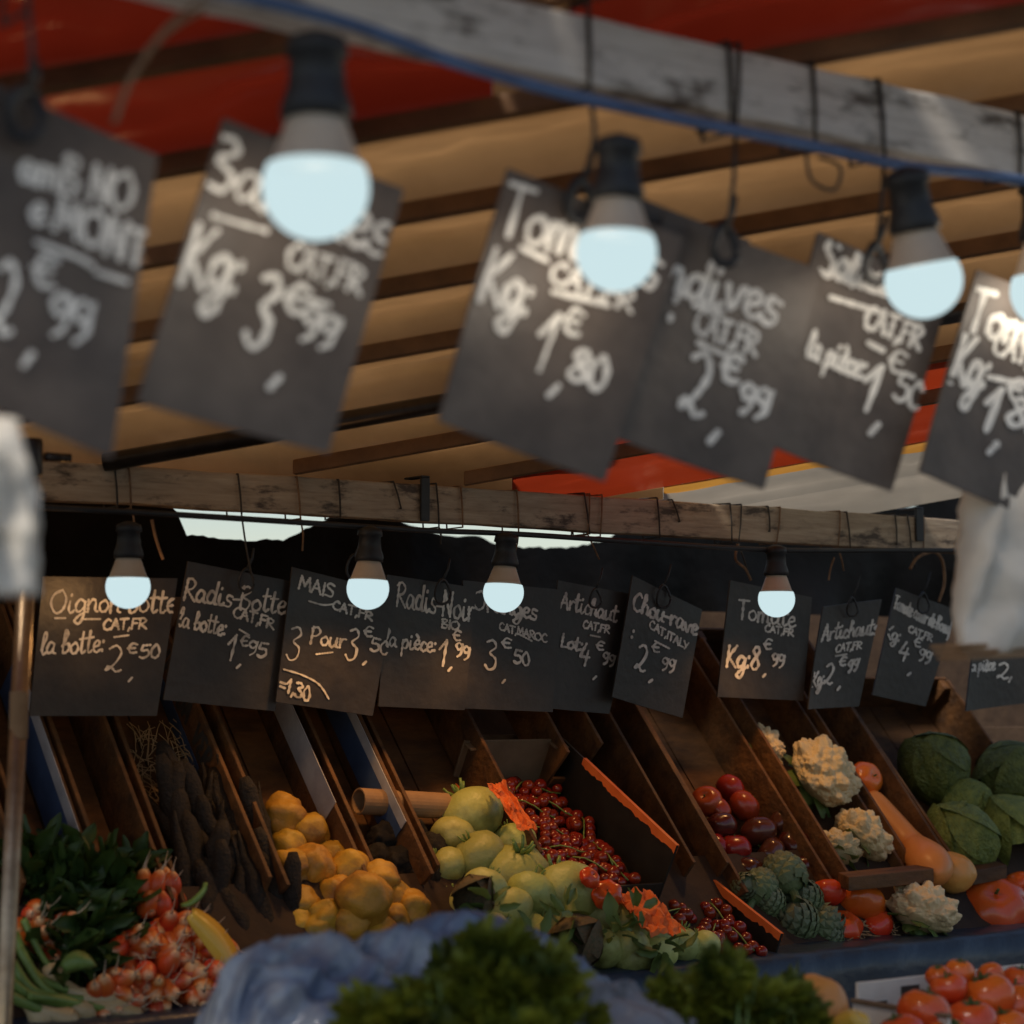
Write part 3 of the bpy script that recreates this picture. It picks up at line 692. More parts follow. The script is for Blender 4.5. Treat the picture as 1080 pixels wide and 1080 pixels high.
# printed facings on some crate sides (blue card with a pale stripe)
def facing(ci, frac0, frac1, h0, h1, mat, name, off=.0012):
    root, O, W = CR[ci]
    mb = MB(); L = defs[ci][2]
    mb.frame_box(SU*(W-.008-off-.0015)+SD*(L*frac0)+SN*h0, SU*.0015, SD*(L*(frac1-frac0)), SN*(h1-h0)); mb.obj(name, mat, root)
facing(1, .06, .75, .012, .085, M['bluecard'], 'printed_panel'); facing(1, .06, .75, .086, .112, M['greycard'], 'pale_stripe')
facing(5, .2, .8, .03, .085, M['bluecard'], 'printed_panel'); facing(5, .2, .8, .086, .108, M['greycard'], 'pale_stripe')
facing(4, .28, .8, .05, .108, M['greycard'], 'pale_stripe')
# stencilled letters along crate 3's right side
root, O, W = CR[3]
mb = MB(); x = .10
for ch in 'VAL  DA  VER':
    gw, st = G[ch] if ch in G else (.3, [])
    for t in st:
        pts = crom(t, 4)
        for a, b in zip(pts, pts[1:]):
            pa = (x+a[0]*.045, .045+a[1]*.045); pb = (x+b[0]*.045, .045+b[1]*.045)
            dx, dy = pb[0]-pa[0], pb[1]-pa[1]; l = math.hypot(dx, dy) or 1; nx, ny = -dy/l*.005, dx/l*.005
            q = [(pa[0]+nx,pa[1]+ny),(pa[0]-nx,pa[1]-ny),(pb[0]-nx,pb[1]-ny),(pb[0]+nx,pb[1]+ny)]
            off = .0012+len(mb.f)*2e-6
            mb.add([SU*(W-.008-off)+SD*(.70-u)+SN*v for u, v in q], [(0,1,2,3)])
    x += gw*.05
mb.obj('stencil_lettering', M['ink'], root)
facing(3, .45, .98, .0, .036, M['bluecard'], 'printed_panel')

# ------------------------------------------------------------------ produce
def pmat2(name, top, mid, bot, rough=.4, zlo=-1, zhi=1, ns=3, na=.25, bump=.1, bs=25, spec=.45, vary=.12, hue=.012, sss=0):
    """colour runs along the object's own z, broken up by noise"""
    m, N, L, B = newmat(name)
    tc = N.new('ShaderNodeTexCoord'); sx = N.new('ShaderNodeSeparateXYZ'); L.new(tc.outputs['Object'], sx.inputs[0])
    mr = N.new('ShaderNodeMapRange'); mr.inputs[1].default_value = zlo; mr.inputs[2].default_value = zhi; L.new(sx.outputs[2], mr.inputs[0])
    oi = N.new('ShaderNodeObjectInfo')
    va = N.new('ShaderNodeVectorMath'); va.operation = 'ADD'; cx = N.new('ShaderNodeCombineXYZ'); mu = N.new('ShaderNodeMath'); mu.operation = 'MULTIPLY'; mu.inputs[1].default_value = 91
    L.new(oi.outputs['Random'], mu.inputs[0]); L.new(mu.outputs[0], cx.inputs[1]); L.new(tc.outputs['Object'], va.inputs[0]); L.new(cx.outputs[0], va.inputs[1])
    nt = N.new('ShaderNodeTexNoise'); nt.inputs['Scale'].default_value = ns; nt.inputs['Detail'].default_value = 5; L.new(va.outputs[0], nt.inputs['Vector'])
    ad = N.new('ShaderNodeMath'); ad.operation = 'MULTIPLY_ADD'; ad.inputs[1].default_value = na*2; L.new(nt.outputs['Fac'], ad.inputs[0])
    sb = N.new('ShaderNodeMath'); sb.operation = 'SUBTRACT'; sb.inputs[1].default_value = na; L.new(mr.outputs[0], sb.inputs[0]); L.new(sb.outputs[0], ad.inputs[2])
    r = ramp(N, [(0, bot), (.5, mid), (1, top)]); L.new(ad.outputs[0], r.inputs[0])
    hs = N.new('ShaderNodeHueSaturation'); m1 = N.new('ShaderNodeMapRange'); m1.inputs[3].default_value = 1-vary; m1.inputs[4].default_value = 1+vary
    L.new(oi.outputs['Random'], m1.inputs[0]); L.new(m1.outputs[0], hs.inputs['Value'])
    f1 = N.new('ShaderNodeMath'); f1.operation = 'MULTIPLY'; f1.inputs[1].default_value = 13.7; f2 = N.new('ShaderNodeMath'); f2.operation = 'FRACT'
    L.new(oi.outputs['Random'], f1.inputs[0]); L.new(f1.outputs[0], f2.inputs[0])
    m2 = N.new('ShaderNodeMapRange'); m2.inputs[3].default_value = .5-hue; m2.inputs[4].default_value = .5+hue; L.new(f2.outputs[0], m2.inputs[0]); L.new(m2.outputs[0], hs.inputs['Hue'])
    L.new(r.outputs[0], hs.inputs['Color']); L.new(hs.outputs[0], B.inputs['Base Color'])
    B.inputs['Roughness'].default_value = rough; B.inputs['Specular IOR Level'].default_value = spec
    if bump:
        n2 = N.new('ShaderNodeTexNoise'); n2.inputs['Scale'].default_value = bs; L.new(va.outputs[0], n2.inputs['Vector'])
        b = N.new('ShaderNodeBump'); b.inputs['Strength'].default_value = bump; b.inputs['Distance'].default_value = .02
        L.new(n2.outputs['Fac'], b.inputs['Height']); L.new(b.outputs[0], B.inputs['Normal'])
    return m
M['radish'] = pmat2('radish_skin', (.56,.075,.014), (.60,.12,.020), (.76,.50,.26), .35, -1.75, -.35, 2, .15, .05)
M['root'] = pm('pale_root', (.6,.46,.33), (.45,.33,.22), 20, .7)
M['leaf'] = pm('dark_leaf', (.045,.085,.018), (.025,.055,.012), 20, .45, .2, 60, trans=.25, vary=.1)
M['parsley'] = pm('parsley_leaf', (.26,.28,.025), (.035,.06,.010), 14, .5, .1, 60, trans=.35, detail=2)
M['stalk'] = pm('green_stalk', (.20,.28,.07), (.12,.2,.04), 20, .4)
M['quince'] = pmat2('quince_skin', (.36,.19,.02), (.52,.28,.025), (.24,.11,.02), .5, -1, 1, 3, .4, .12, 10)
M['kohl'] = pmat2('pale_green_skin', (.35,.37,.10), (.40,.42,.13), (.19,.19,.045), .45, -1, 1, 2.2, .55, .1, 8, vary=.28, hue=.02)  # darker towards the bottom: shading of the heap put into the skin colour
M['cherry'] = pmat2('cherry_tomato_skin', (.17,.013,.005), (.22,.018,.006), (.22,.024,.007), .18, -1, 1, 2, .2, 0, spec=.55, hue=.006)
M['tomato'] = pmat2('tomato_skin', (.66,.14,.016), (.66,.085,.012), (.58,.06,.010), .22, -1, 1, 1.5, .35, .03, 5, spec=.55)
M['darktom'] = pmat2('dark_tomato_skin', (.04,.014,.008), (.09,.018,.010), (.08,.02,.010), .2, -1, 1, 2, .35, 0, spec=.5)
M['calyx'] = pm('tomato_calyx', (.07,.10,.02), (.05,.07,.015), 20, .7)
M['black'] = pm('black_root_skin', (.009,.006,.004), (.020,.013,.008), 9, .8, .5, 18, vary=.2)
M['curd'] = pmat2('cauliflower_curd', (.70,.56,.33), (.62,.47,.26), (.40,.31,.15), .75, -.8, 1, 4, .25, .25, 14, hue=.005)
M['caulileaf'] = pm('cauliflower_leaf', (.14,.2,.05), (.08,.13,.03), 5, .5, .2, 16, trans=.15)
M['cabbage'] = pm('cabbage_leaf', (.22,.25,.05), (.09,.125,.026), 4, .5, .8, 11, trans=.12, vary=.35)
M['butternut'] = pmat2('butternut_skin', (.66,.28,.06), (.70,.31,.06), (.62,.25,.05), .4, -1, 1, 3, .3, .05, 12)
M['artichoke'] = pmat2('artichoke_bract', (.12,.14,.08), (.13,.17,.075), (.10,.14,.05), .55, -1, 1, 4, .3, .1, 12)
M['chicory'] = pm('brown_leafy_head', (.13,.075,.035), (.05,.05,.018), 7, .6, .3, 14)
M['squash_orange'] = pmat2('orange_squash_skin', (.62,.30,.07), (.66,.30,.06), (.6,.36,.1), .4, -1, 1, 2, .3, .05, 10)
M['pepper'] = pm('yellow_skin', (.68,.42,.06), (.6,.34,.04), 4, .25)
M['straw'] = pm('straw', (.55,.38,.20), (.42,.27,.13), 20, .8)
M['carton'] = pm('grey_brown_carton', (.20,.13,.075), (.14,.09,.05), 14, .8, .1, 40)

def place(me_or_obj, p, r, rot, name=None, mat=None, label=None, cat=None, group=None):
    if isinstance(me_or_obj, bpy.types.Mesh):
        o = link(name, me_or_obj, None, mat)
    else: o = copy_tree(me_or_obj)
    o.location = p; o.scale = r if isinstance(r, (tuple, list)) else (r, r, r); o.rotation_euler = rot
    return tag(o, label, cat, group)
def rrot(tilt=1.0): return (RND.uniform(-tilt, tilt), RND.uniform(-tilt, tilt), RND.uniform(0, 6.28))
def heap(px, py, rpx, lift=0., h0=.008):
    """a point resting rpx above the sloping crate floor, seen at that pixel"""
    p = onslope(px, py, .05); r = rpx*pxs(p)
    p = onslope(px, py, h0+r*.92+lift); return p, rpx*pxs(p)
def flat(px, py, rpx, z=CZ, lift=0.):
    ye = 1073-.0559*(px-120)                      # where the counter's front edge is seen
    p = onY(px, py, 3.04+.17*max(0, min(1.3, (ye-py)/130))-lift*.6); return p, rpx*pxs(p)

def leafmass(centers, n, size, mat, name, parent=None, seed=0):
    rr = random.Random(seed); mb = MB()
    for k in range(n):
        c, R = centers[rr.randrange(len(centers))]
        v = Vector((rr.gauss(0,1), rr.gauss(0,1), rr.gauss(0,1))).normalized()*R*rr.uniform(.35, 1.0)**.6
        p = c+v; d = (v.normalized()+Vector((rr.gauss(0,.5), rr.gauss(0,.5), rr.gauss(0,.4)))).normalized(); side = d.cross(Vector((rr.gauss(0,1), rr.gauss(0,1), rr.gauss(0,1)))).normalized(); nn = d.cross(side)
        l = size*rr.uniform(.6, 1.3); w = l*rr.uniform(.35,.5); vs = []; S = 5
        for i in range(S+1):
            f = i/S; ww = w*sin(pi*min(1, .08+f*.9))**.7*(1+.25*sin(i*2.3+k)); q = p+d*(l*f)-nn*(l*.35*f*f)
            vs += [q-side*ww*.5+nn*.12*l, q, q+side*ww*.5+nn*.12*l]
        mb.add(vs, [(i*3+j, i*3+j+1, i*3+j+4, i*3+j+3) for i in range(S) for j in (0, 1)])
    return mb.obj(name, mat, parent, True)
# --- meshes
def tomato_mesh(ribs, amp, flatn, seed):
    def fn(v):
        a = math.atan2(v.y, v.x); s = sqrt(max(0, 1-v.z*v.z))
        r = 1+amp*cos(ribs*a+seed)*s*(.4+.6*max(0, v.z+.3))+.05*fbm(v*1.3+Vector((seed, 0, 0)))
        dent = .28*math.exp(-(s/.32)**2)*(1 if v.z > 0 else .4)
        return Vector((v.x*r, v.y*r, (v.z*flatn)*(1-dent)))
    me = blob(4, fn); return me
def calyx_mesh(n=5):
    mb = MB()
    for k in range(n):
        a = 2*pi*k/n; d = Vector((cos(a), sin(a), 0)); q = Vector((-sin(a), cos(a), 0))
        mb.add([q*.06, -q*.06, d*.25+q*-.10+Vector((0,0,.05)), d*.25+q*.10+Vector((0,0,.05)), d*.52+Vector((0,0,-.02))], [(0,1,2,3),(3,2,4)])
    mb.tube([(0,0,-.05),(.02,0,.1),(.05,.02,.22)], .05, 6)
    return mb.mesh('calyx')
CAL = calyx_mesh(); CAL.materials.append(M['calyx'])
def proto_tomato(me, mat, calz=.62, cscale=1.0):
    me.materials.append(mat)
    o = bpy.data.objects.new('tomato', me); c = bpy.data.objects.new('calyx', CAL); c.parent = o; c.location = (0,0,calz); c.scale = (cscale,)*3
    return o, c
def spawn_tomato(me, p, r, rot, label, group, calz=.62, cs=1.0):
    o = link('tomato', me); o.location = p; o.scale = (r,)*3; o.rotation_euler = rot
    c = link('calyx', CAL, o); c.location = (0,0,calz); c.scale = (cs,)*3
    return tag(o, label, 'tomato', group)
TB = [tomato_mesh(7, .07, .74, s) for s in (0, 2)]; [m.materials.append(M['tomato']) for m in TB]
TR_ = [tomato_mesh(5, .02, .86, s) for s in (1, 4)]; [m.materials.append(M['tomato']) for m in TR_]
TD = [tomato_mesh(6, .04, .82, s) for s in (3, 5)]; [m.materials.append(M['darktom']) for m in TD]
M['tomato_shaded'] = pmat2('shaded_tomato_skin', (.24,.03,.010), (.26,.022,.008), (.20,.02,.008), .25, -1, 1, 1.5, .35, 0, spec=.45)  # tomato skin darkened, with the crate's shade put into the colour
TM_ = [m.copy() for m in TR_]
for m in TM_: m.materials.clear(); m.materials.append(M['tomato_shaded'])
def quince_mesh(seed):
    def fn(v):
        z = v.z; s = sqrt(max(0, 1-z*z)); a = math.atan2(v.y, v.x)
        r = (1-.22*max(0, z))*(1+.06*cos(5*a+seed)*s)+.11*fbm(v*1.5+Vector((seed*3, 0, 0)))
        dent = .25*math.exp(-(s/.25)**2)*(1 if z < 0 else .2)
        return Vector((v.x*r, v.y*r, z*(1.12-dent)*r))
    m = blob(4, fn); m.materials.append(M['quince']); return m
QU = [quince_mesh(s) for s in (1, 2, 3)]
def kohl_mesh(seed):
    def fn(v):
        s = sqrt(max(0, 1-v.z*v.z)); r = 1+.05*fbm(v*1.5+Vector((seed, 2, 0)))+.03*cos(8*math.atan2(v.y, v.x))*s*max(0, v.z)
        return Vector((v.x*r, v.y*r, v.z*.86*r*(1-.18*math.exp(-(s/.22)**2))))
    m = blob(4, fn); m.materials.append(M['kohl']); return m
KO = [kohl_mesh(s) for s in (1, 5)]
def stub_mesh():
    mb = MB()
    for k in range(6):
        a = 2*pi*k/6+.2; mb.tube([(.1*cos(a), .1*sin(a), .72), (.28*cos(a), .28*sin(a), .95), (.36*cos(a+.1), .36*sin(a+.1), 1.06+.08*(k % 2))], [.07,.05,.045], 6)
    m = mb.mesh('stub'); m.materials.append(M['stalk']); m.polygons.foreach_set('use_smooth', [True]*len(m.polygons)); return m
STUB = stub_mesh()
def long_root(seed):
    mb = MB(); pts = [(0.1*fbm((k*.3, seed, 0)), .1*fbm((k*.3, 9, seed)), -1+k*.2) for k in range(11)]
    rr = [.02,.04,.07,.10,.13,.15,.165,.175,.175,.15,.08]; mb.tube(pts, rr, 12)
    m = mb.mesh('root'); m.materials.append(M['black']); m.polygons.foreach_set('use_smooth', [True]*len(m.polygons)); return m
BR = [long_root(s) for s in (1, 2, 3)]

# quinces
gq = 'quinces in the tilted crate'
quin = [(296,862,22,.00),(325,878,20,-.0),(302,918,21,.01),(330,912,21,.02),(368,916,20,.02),(352,945,20,.01),(398,930,20,.03),(386,950,27,.045),(432,960,19,.03),(412,948,20,.02),(415,972,18,.02),(345,968,19,.02),(372,972,20,.03),(318,955,20,0),(300,893,18,0),(350,905,19,.0),(335,985,19,.01),(300,950,17,0),(310,978,18,0),(448,985,17,.01),(395,985,19,.02)]
for i, (x, y, r, l) in enumerate(quin):
    r *= 1.15; p, rr = heap(x, y, r, l)
    big = (x, y) == (386, 950)
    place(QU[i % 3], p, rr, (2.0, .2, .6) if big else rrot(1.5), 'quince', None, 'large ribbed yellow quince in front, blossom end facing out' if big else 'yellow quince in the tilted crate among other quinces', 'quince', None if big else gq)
# kohlrabi
gk = 'pale green kohlrabi heaped in the crate'
for i, (x, y, r, l) in enumerate([(497,860,29,0),(505,903,25,.02),(540,892,23,.0),(478,884,22,0),(546,922,30,.03),(512,938,22,.01),(597,945,34,.05),(580,978,20,.03),(655,975,27,.05),(660,1000,22,.05),(692,1002,20,.05),(562,985,22,.03),(633,1000,20,.03),(615,985,20,.03),(560,945,24,.02),(535,960,24,.03),(630,965,24,.03),(600,990,24,.04),(690,985,24,.03),(715,995,20,.03),(740,1000,18,.02),(668,1012,20,.02),(590,1010,22,.02),(525,985,22,.02),(550,1005,22,.02),(470,915,20,.01),(490,955,20,.01)]):
    r *= 1.18; p, rr = heap(x, y, r, l)
    if y > 935 and x > 500: p = onY(x, y, 2.985+.10*(1045-y)/110); rr = r*pxs(p)
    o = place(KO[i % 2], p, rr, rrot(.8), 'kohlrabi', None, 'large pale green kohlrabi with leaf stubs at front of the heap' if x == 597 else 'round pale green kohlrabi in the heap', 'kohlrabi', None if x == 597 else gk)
    s = link('leaf_stubs', STUB, o)
    if RND.random() < .5 and x != 597: s.scale = (.6,.6,.9)
# black radishes
gb = 'dark long roots filling the crate'
for i in range(64):
    t = i/64; x = RND.uniform(168, 268)+t*45; y = 845+t*125+RND.uniform(-12, 12)
    p, rr = heap(x, y, 18, RND.uniform(.005,.03)); place(BR[i % 3], p, RND.uniform(.085,.115), (RND.uniform(-.7,-.1)+pi*(i%2), RND.uniform(-.35,.35), RND.uniform(-.3,.3)), 'black_radish', None, 'long dark black radish piled in the crate of roots', 'radish', gb)
# celeriac-like brown roots beside the tube
def cele(seed):
    m = blob(4, lambda v: v*(1+.18*fbm(v*2.2+Vector((seed,0,0)))+.10*fbm(v*6))); m.materials.append(M['black']); return m
CE = [cele(1), cele(4)]
for i, (x, y, r) in enumerate([(405,885,18),(430,880,20),(452,898,20),(420,912,20),(446,925,22),(468,918,18),(398,905,16),(480,935,17),(432,948,16)]):
    p, rr = heap(x, y, r); place(CE[i % 2], p, rr, rrot(2), 'celeriac', None, 'rough dark brown root in the shadow of the tube crate', 'celeriac', 'dark roots in the tube crate')
# rolled tube
a = onslope(378, 845, .07); b = onslope(470, 850, .06)
mb = MB(); n = 24
d = (b-a).normalized(); e1 = d.cross(Vector((0,0,1))).normalized(); e2 = d.cross(e1); R0 = 14*pxs(a)
vs = []; 
for q, rad in ((a, R0), (b, R0), (b, R0*.88), (a, R0*.88)):
    for k in range(n): vs.append(q+(e1*cos(2*pi*k/n)+e2*sin(2*pi*k/n))*rad)
fs = []
for ring in range(4):
    for k in range(n):
        k2 = (k+1) % n; r2 = (ring+1) % 4; fs.append((ring*n+k, ring*n+k2, r2*n+k2, r2*n+k))
mb.add(vs, fs); tag(mb.obj('paper_roll', M['kraft'], None, False), 'brown cardboard tube lying across the crate of dark roots', 'tube')

# leafy heads (brown chicory) among the kohlrabi
def leafy(name, mat, n=60, seed=1, ln=1.0, curl=.7, wid=.5):
    rr = random.Random(seed); mb = MB()
    for k in range(n):
        t = k/n; a = k*2.4; tilt = .15+1.25*t
        base = Vector((.15*cos(a)*t, .15*sin(a)*t, -.3)); d = Vector((cos(a)*sin(tilt), sin(a)*sin(tilt), cos(tilt))); side = Vector((-sin(a), cos(a), 0)); nn = d.cross(side)
        l = ln*rr.uniform(.85, 1.1); prev = None; vs = []; S = 6
        for i in range(S+1):
            f = i/S; w = wid*sin(pi*min(1, .12+f*.85))**.8
            c = base+d*(l*f)+nn*(-curl*.45*f*f)*(1)+Vector((0,0,.0))
            wob = .05*fbm((f*4, k, 0))
            vs += [c-side*w*.5+nn*(wob+.08), c+nn*(-.02), c+side*w*.5+nn*(-wob+.08)]
        fs = []
        for i in range(S):
            for q in (0, 1): fs.append((i*3+q, i*3+q+1, (i+1)*3+q+1, (i+1)*3+q))
        mb.add(vs, fs)
    m = mb.mesh(name); m.materials.append(mat); m.polygons.foreach_set('use_smooth', [True]*len(m.polygons)); return m

KL = [(c, .02) for c in [onY(x, y, 2.95) for x, y in [(560,990),(600,965),(648,985),(700,1000),(520,960),(668,960)]]]
tag(leafmass(KL, 60, .045, M['caulileaf'], 'kohlrabi_leaves', None, 12), 'loose green leaves lying over the kohlrabi heap', 'leaves', None, 'stuff')
# cherry tomato boxes
CT = blob(3, lambda v: v*(1-.10*math.exp(-((1-v.z)/.1)))); CT.materials.append(M['cherry'])
def carton_box(corner, S, W, L, Hh, label, tl):
    sd = Vector((0, 1, S)).normalized(); sn = Vector((0, -S, 1)).normalized(); su = Vector((1,0,0))
    O = corner-su*W-sn*Hh
    root = empty('tomato_box', O, label, 'cardboard box', 'black and orange cherry tomato boxes')
    th = .005
    def put(name, o, a, b, c, mat): mb = MB(); mb.frame_box(o, a, b, c); ob = mb.obj(name, mat, root); bevel(ob, .001); return ob
    put('floor', sn*.0, su*W, sd*L, sn*.004, M['cardboard'])
    put('side_panel', sn*.0045, su*th, sd*L, sn*(Hh*.34), M['orange']); put('side_panel', su*(W-th)+sn*.0045, su*th, sd*L, sn*(Hh-.005), M['cardboard'])
    put('end_panel', su*(th+.0005)+sn*.0045, su*(W-2*th-.001), sd*th, sn*(Hh*.36), M['cardboard']); put('end_panel', su*(th+.0005)+sd*(L-th)+sn*.0045, su*(W-2*th-.001), sd*th, sn*(Hh-.005), M['carton'])
    # printed orange rim folded over the top of the right side, torn edge below
    mb = MB(); K = 40; vs = []
    for k in range(K+1):
        t = .0+.80*k/K; dz = .012+.006*fbm((k*.6, W*50, 1))+.004*RND.random()
        vs += [su*(W-th-.0012)+sd*(L*t)+sn*(Hh-dz), su*(W-th-.0012)+sd*(L*t)+sn*(Hh+.0012), su*(W+.0012)+sd*(L*t)+sn*(Hh+.0012), su*(W+.0012)+sd*(L*t)+sn*(Hh-dz)]
    fs = [(k*4+q, k*4+q+1, k*4+q+5, k*4+q+4) for k in range(K) for q in range(3)]
    mb.add(vs, fs); mb.obj('orange_rim', M['orange'], root)
    for q in (0, 1):  # corner tabs
        mb = MB(); mb.frame_box(su*(th+.001 if q == 0 else W-th-.036)+sd*(L-.03)+sn*(Hh*.95), su*.035, sd*.024, sn*.003); mb.obj('corner_tab', M['carton'], root)
    # trusses
    for i, (u, v) in enumerate(tl):
        c = O+su*(W*u)+sd*(L*v)+sn*(.022 if Hh > .12 else .06)
        tr = empty('cherry_tomato_truss', c, 'red cherry tomato truss lying in the '+label.split(' ')[0]+' box', 'tomatoes', 'cherry tomato trusses in the '+label.split(' ')[0]+' box')
        a0 = RND.uniform(0, 6.28); ax = su*cos(a0)+sd*sin(a0); bx = sn.cross(ax); pts = []
        for k in range(5):
            q = ax*((k-2)*.022)+sn*(.030+.006*sin(k*1.3)); pts.append(q)
            for sgn in (-1, 1):
                o = link('cherry_tomato', CT, tr); r = RND.uniform(.0105, .0135)
                o.location = q+bx*(sgn*.016)+sn*RND.uniform(-.016,.002)+ax*RND.uniform(-.004,.004); o.scale = (r,)*3; o.rotation_euler = rrot(1.2)
        mb = MB(); mb.tube(pts, .0016, 6); mb.obj('stem', M['stalk'], tr, True)
    return root
def tl(n, m, j=.05): return [(.14+.72*(a+.5)/n+RND.uniform(-j, j), .06+.86*(b+.5)/m+RND.uniform(-j, j)) for a in range(n) for b in range(m)]
cA = onY(716, 892, 3.06); carton_box(cA, .55, .25, .40, .135, 'upper black cardboard box with torn orange rim, full of cherry tomatoes', tl(3, 5))
cB = onY(826, 985, 2.99); carton_box(cB, .45, .21, .36, .115, 'lower black cardboard box with orange rim, tilted at counter edge', tl(3, 4))
# support blocks for the boxes
def support(x0, x1, y0, y1, z0, z1, label):
    mb = MB(); mb.box(x0, x1, y0, y1, z0, z1); bevel(tag(mb.obj('support_crate', M['wood_dark']), label, 'crate'), .004)
support(cA.x-.22, cA.x-.02, cA.y+.10, cA.y+.2, H(CZ+.01), cA.z-.125, 'plain upturned dark crate propping the upper cherry tomato box')
# orange tissue and red leaves between the boxes
def tissue(x, y, wpx, hpx, Y, mat, label, seed):
    c = onY(x, y, Y); s = pxs(c)
    def fn(u, v):
        return Vector(((u-.5)*wpx*s+.004*fbm((u*4, v*4, seed)), .10*(v-.5)*1+.015*fbm((u*5, v*5, seed+3)), (.5-v)*-hpx*s+.012*fbm((u*6, v*6, seed+9))))
    o = grid_mesh(16, 16, fn).obj('paper_sheet', mat, None, False); o.location = c; m = o.modifiers.new('thick', 'SOLIDIFY'); m.thickness = .0012
    return tag(o, label, 'paper')
tissue(686, 962, 48, 40, 2.98, M['orange'], 'crumpled orange paper sheet between the kohlrabi and lower tomato box', 2)
tissue(540, 850, 24, 46, 3.2, M['orange'], 'orange paper flap at left of the upper tomato box', 5)
for x, y, r, lab in [(640,944,17,'wrinkled red tomato below the upper cherry tomato box'),(622,926,12,'small wrinkled red tomato against the upper cherry tomato box')]:
    p = onY(x, y, 3.0); spawn_tomato(TB[0], p, r*pxs(p), (.9,.3,x), lab, None, .5, .8)

# dark tomatoes
gd = 'dark tomatoes in the tilted crate'
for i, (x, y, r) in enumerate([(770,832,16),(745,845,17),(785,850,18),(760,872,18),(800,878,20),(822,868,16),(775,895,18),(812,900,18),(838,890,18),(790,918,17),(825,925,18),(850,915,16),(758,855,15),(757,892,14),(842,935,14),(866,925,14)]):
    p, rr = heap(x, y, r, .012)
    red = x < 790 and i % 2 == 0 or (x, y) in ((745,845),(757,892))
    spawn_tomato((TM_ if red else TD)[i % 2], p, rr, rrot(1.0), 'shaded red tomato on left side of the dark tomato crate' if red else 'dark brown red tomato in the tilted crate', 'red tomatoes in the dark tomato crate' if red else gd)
# cauliflowers
def cauli(seed):
    def fn(v):
        w = v+Vector((seed*7.1, 0, 0)); r = 1
        d = noise.voronoi(w*2.1)[0][0]; d2 = noise.voronoi(w*6.3)[0][0]; d3 = noise.voronoi(w*16)[0][0]
        up = max(0, min(1, v.z+.75)); r = 1+up*(.34*(1-d*1.6)+.11*(1-d2*1.6)+.03*(1-d3*1.5))-.12*(1-up)
        return Vector((v.x*r, v.y*r, v.z*r*(.8 if v.z > 0 else .62)))
    m = blob(6, fn); m.materials.append(M['curd']); return m
CA = [cauli(1), cauli(2)]
CL = leafy('cauliflower_leaves', M['caulileaf'], 16, 6, 1.15, -.3, .6)
for i, (x, y, r, mode, rot, lab) in enumerate([(865,818,38,0,(.9,.2,.3),'large cauliflower at the back of its tilted crate'),(907,885,30,0,(.8,-.1,1.5),'cauliflower at the middle right of its crate'),(882,900,24,0,(.6,.3,2),'small white cauliflower low in its crate'),(806,790,22,0,(.9,.5,.5),'dim cauliflower between the dark tomatoes and large cauliflower'),(972,962,34,1,(.35,.25,1),'white cauliflower on straw at front of counter')]):
    p, rr = heap(x, y, r, .015) if not mode else flat(x, y+3, r, CZ, .10)
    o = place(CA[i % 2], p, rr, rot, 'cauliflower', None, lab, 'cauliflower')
    l = link('outer_leaves', CL, o); l.rotation_euler = (pi, 0, .4); l.scale = (1.05, 1.05, .6); l.location = (0,0,-.35)
# butternut
A = onslope(914, 838, .06); Cc = onslope(962, 893, .07); E = onY(984, 914, 3.10)
pts = [A+(Cc-A)*t for t in (0, .04, .1, .25, .5, .75, 1)]+[Cc.lerp(E, t) for t in (.25, .5, .75, 1.0, 1.2, 1.36, 1.44)]
s = pxs(Cc); rr = [k*s for k in (5, 10, 13, 14, 14.5, 15, 16, 18, 20, 22, 22, 18, 10, 3)]
mb = MB(); mb.tube(pts, rr, 24); o = mb.obj('butternut_squash', M['butternut'], None, True)
sub = o.modifiers.new('s', 'SUBSURF'); sub.levels = sub.render_levels = 1
tag(o, 'long pale orange butternut squash lying down its narrow crate', 'squash')
mb = MB(); mb.tube([pts[0], pts[0]-(Cc-A).normalized()*.02+Vector((0,0,.006))], [.007,.005], 8); mb.obj('stem', M['stalk'], o, True)
# things around it
p, rr = heap(913, 822, 19, .03); spawn_tomato(TR_[0], p, rr, (1.2,.2,0), 'bright red tomato above the neck of the butternut squash', None)
# slats in front of cauliflower crate
for x0, y0, x1, y1, Y, lab in [(895,927,985,918,3.06,'short pale wooden slat lying before the cauliflowers'),(1020,922,1062,914,3.10,'pale wooden slat end right of the butternut squash'),(540,962,575,957,3.08,'pale slat end in front of the kohlrabi crate')]:
    a, b = onY(x0, y0, Y), onY(x1, y1, Y); s = pxs(a); mb = MB(); mb.frame_box(a-Vector((0,0,13*s)), (b-a), (.02,.05,.005), (0,0,15*s)); own = CR[{895:10,1020:12,540:6}[x0]][0]; so_ = bevel(mb.obj('loose_slat', M['wood'], own), .002); so_.matrix_parent_inverse = Matrix.Translation(-own.location)
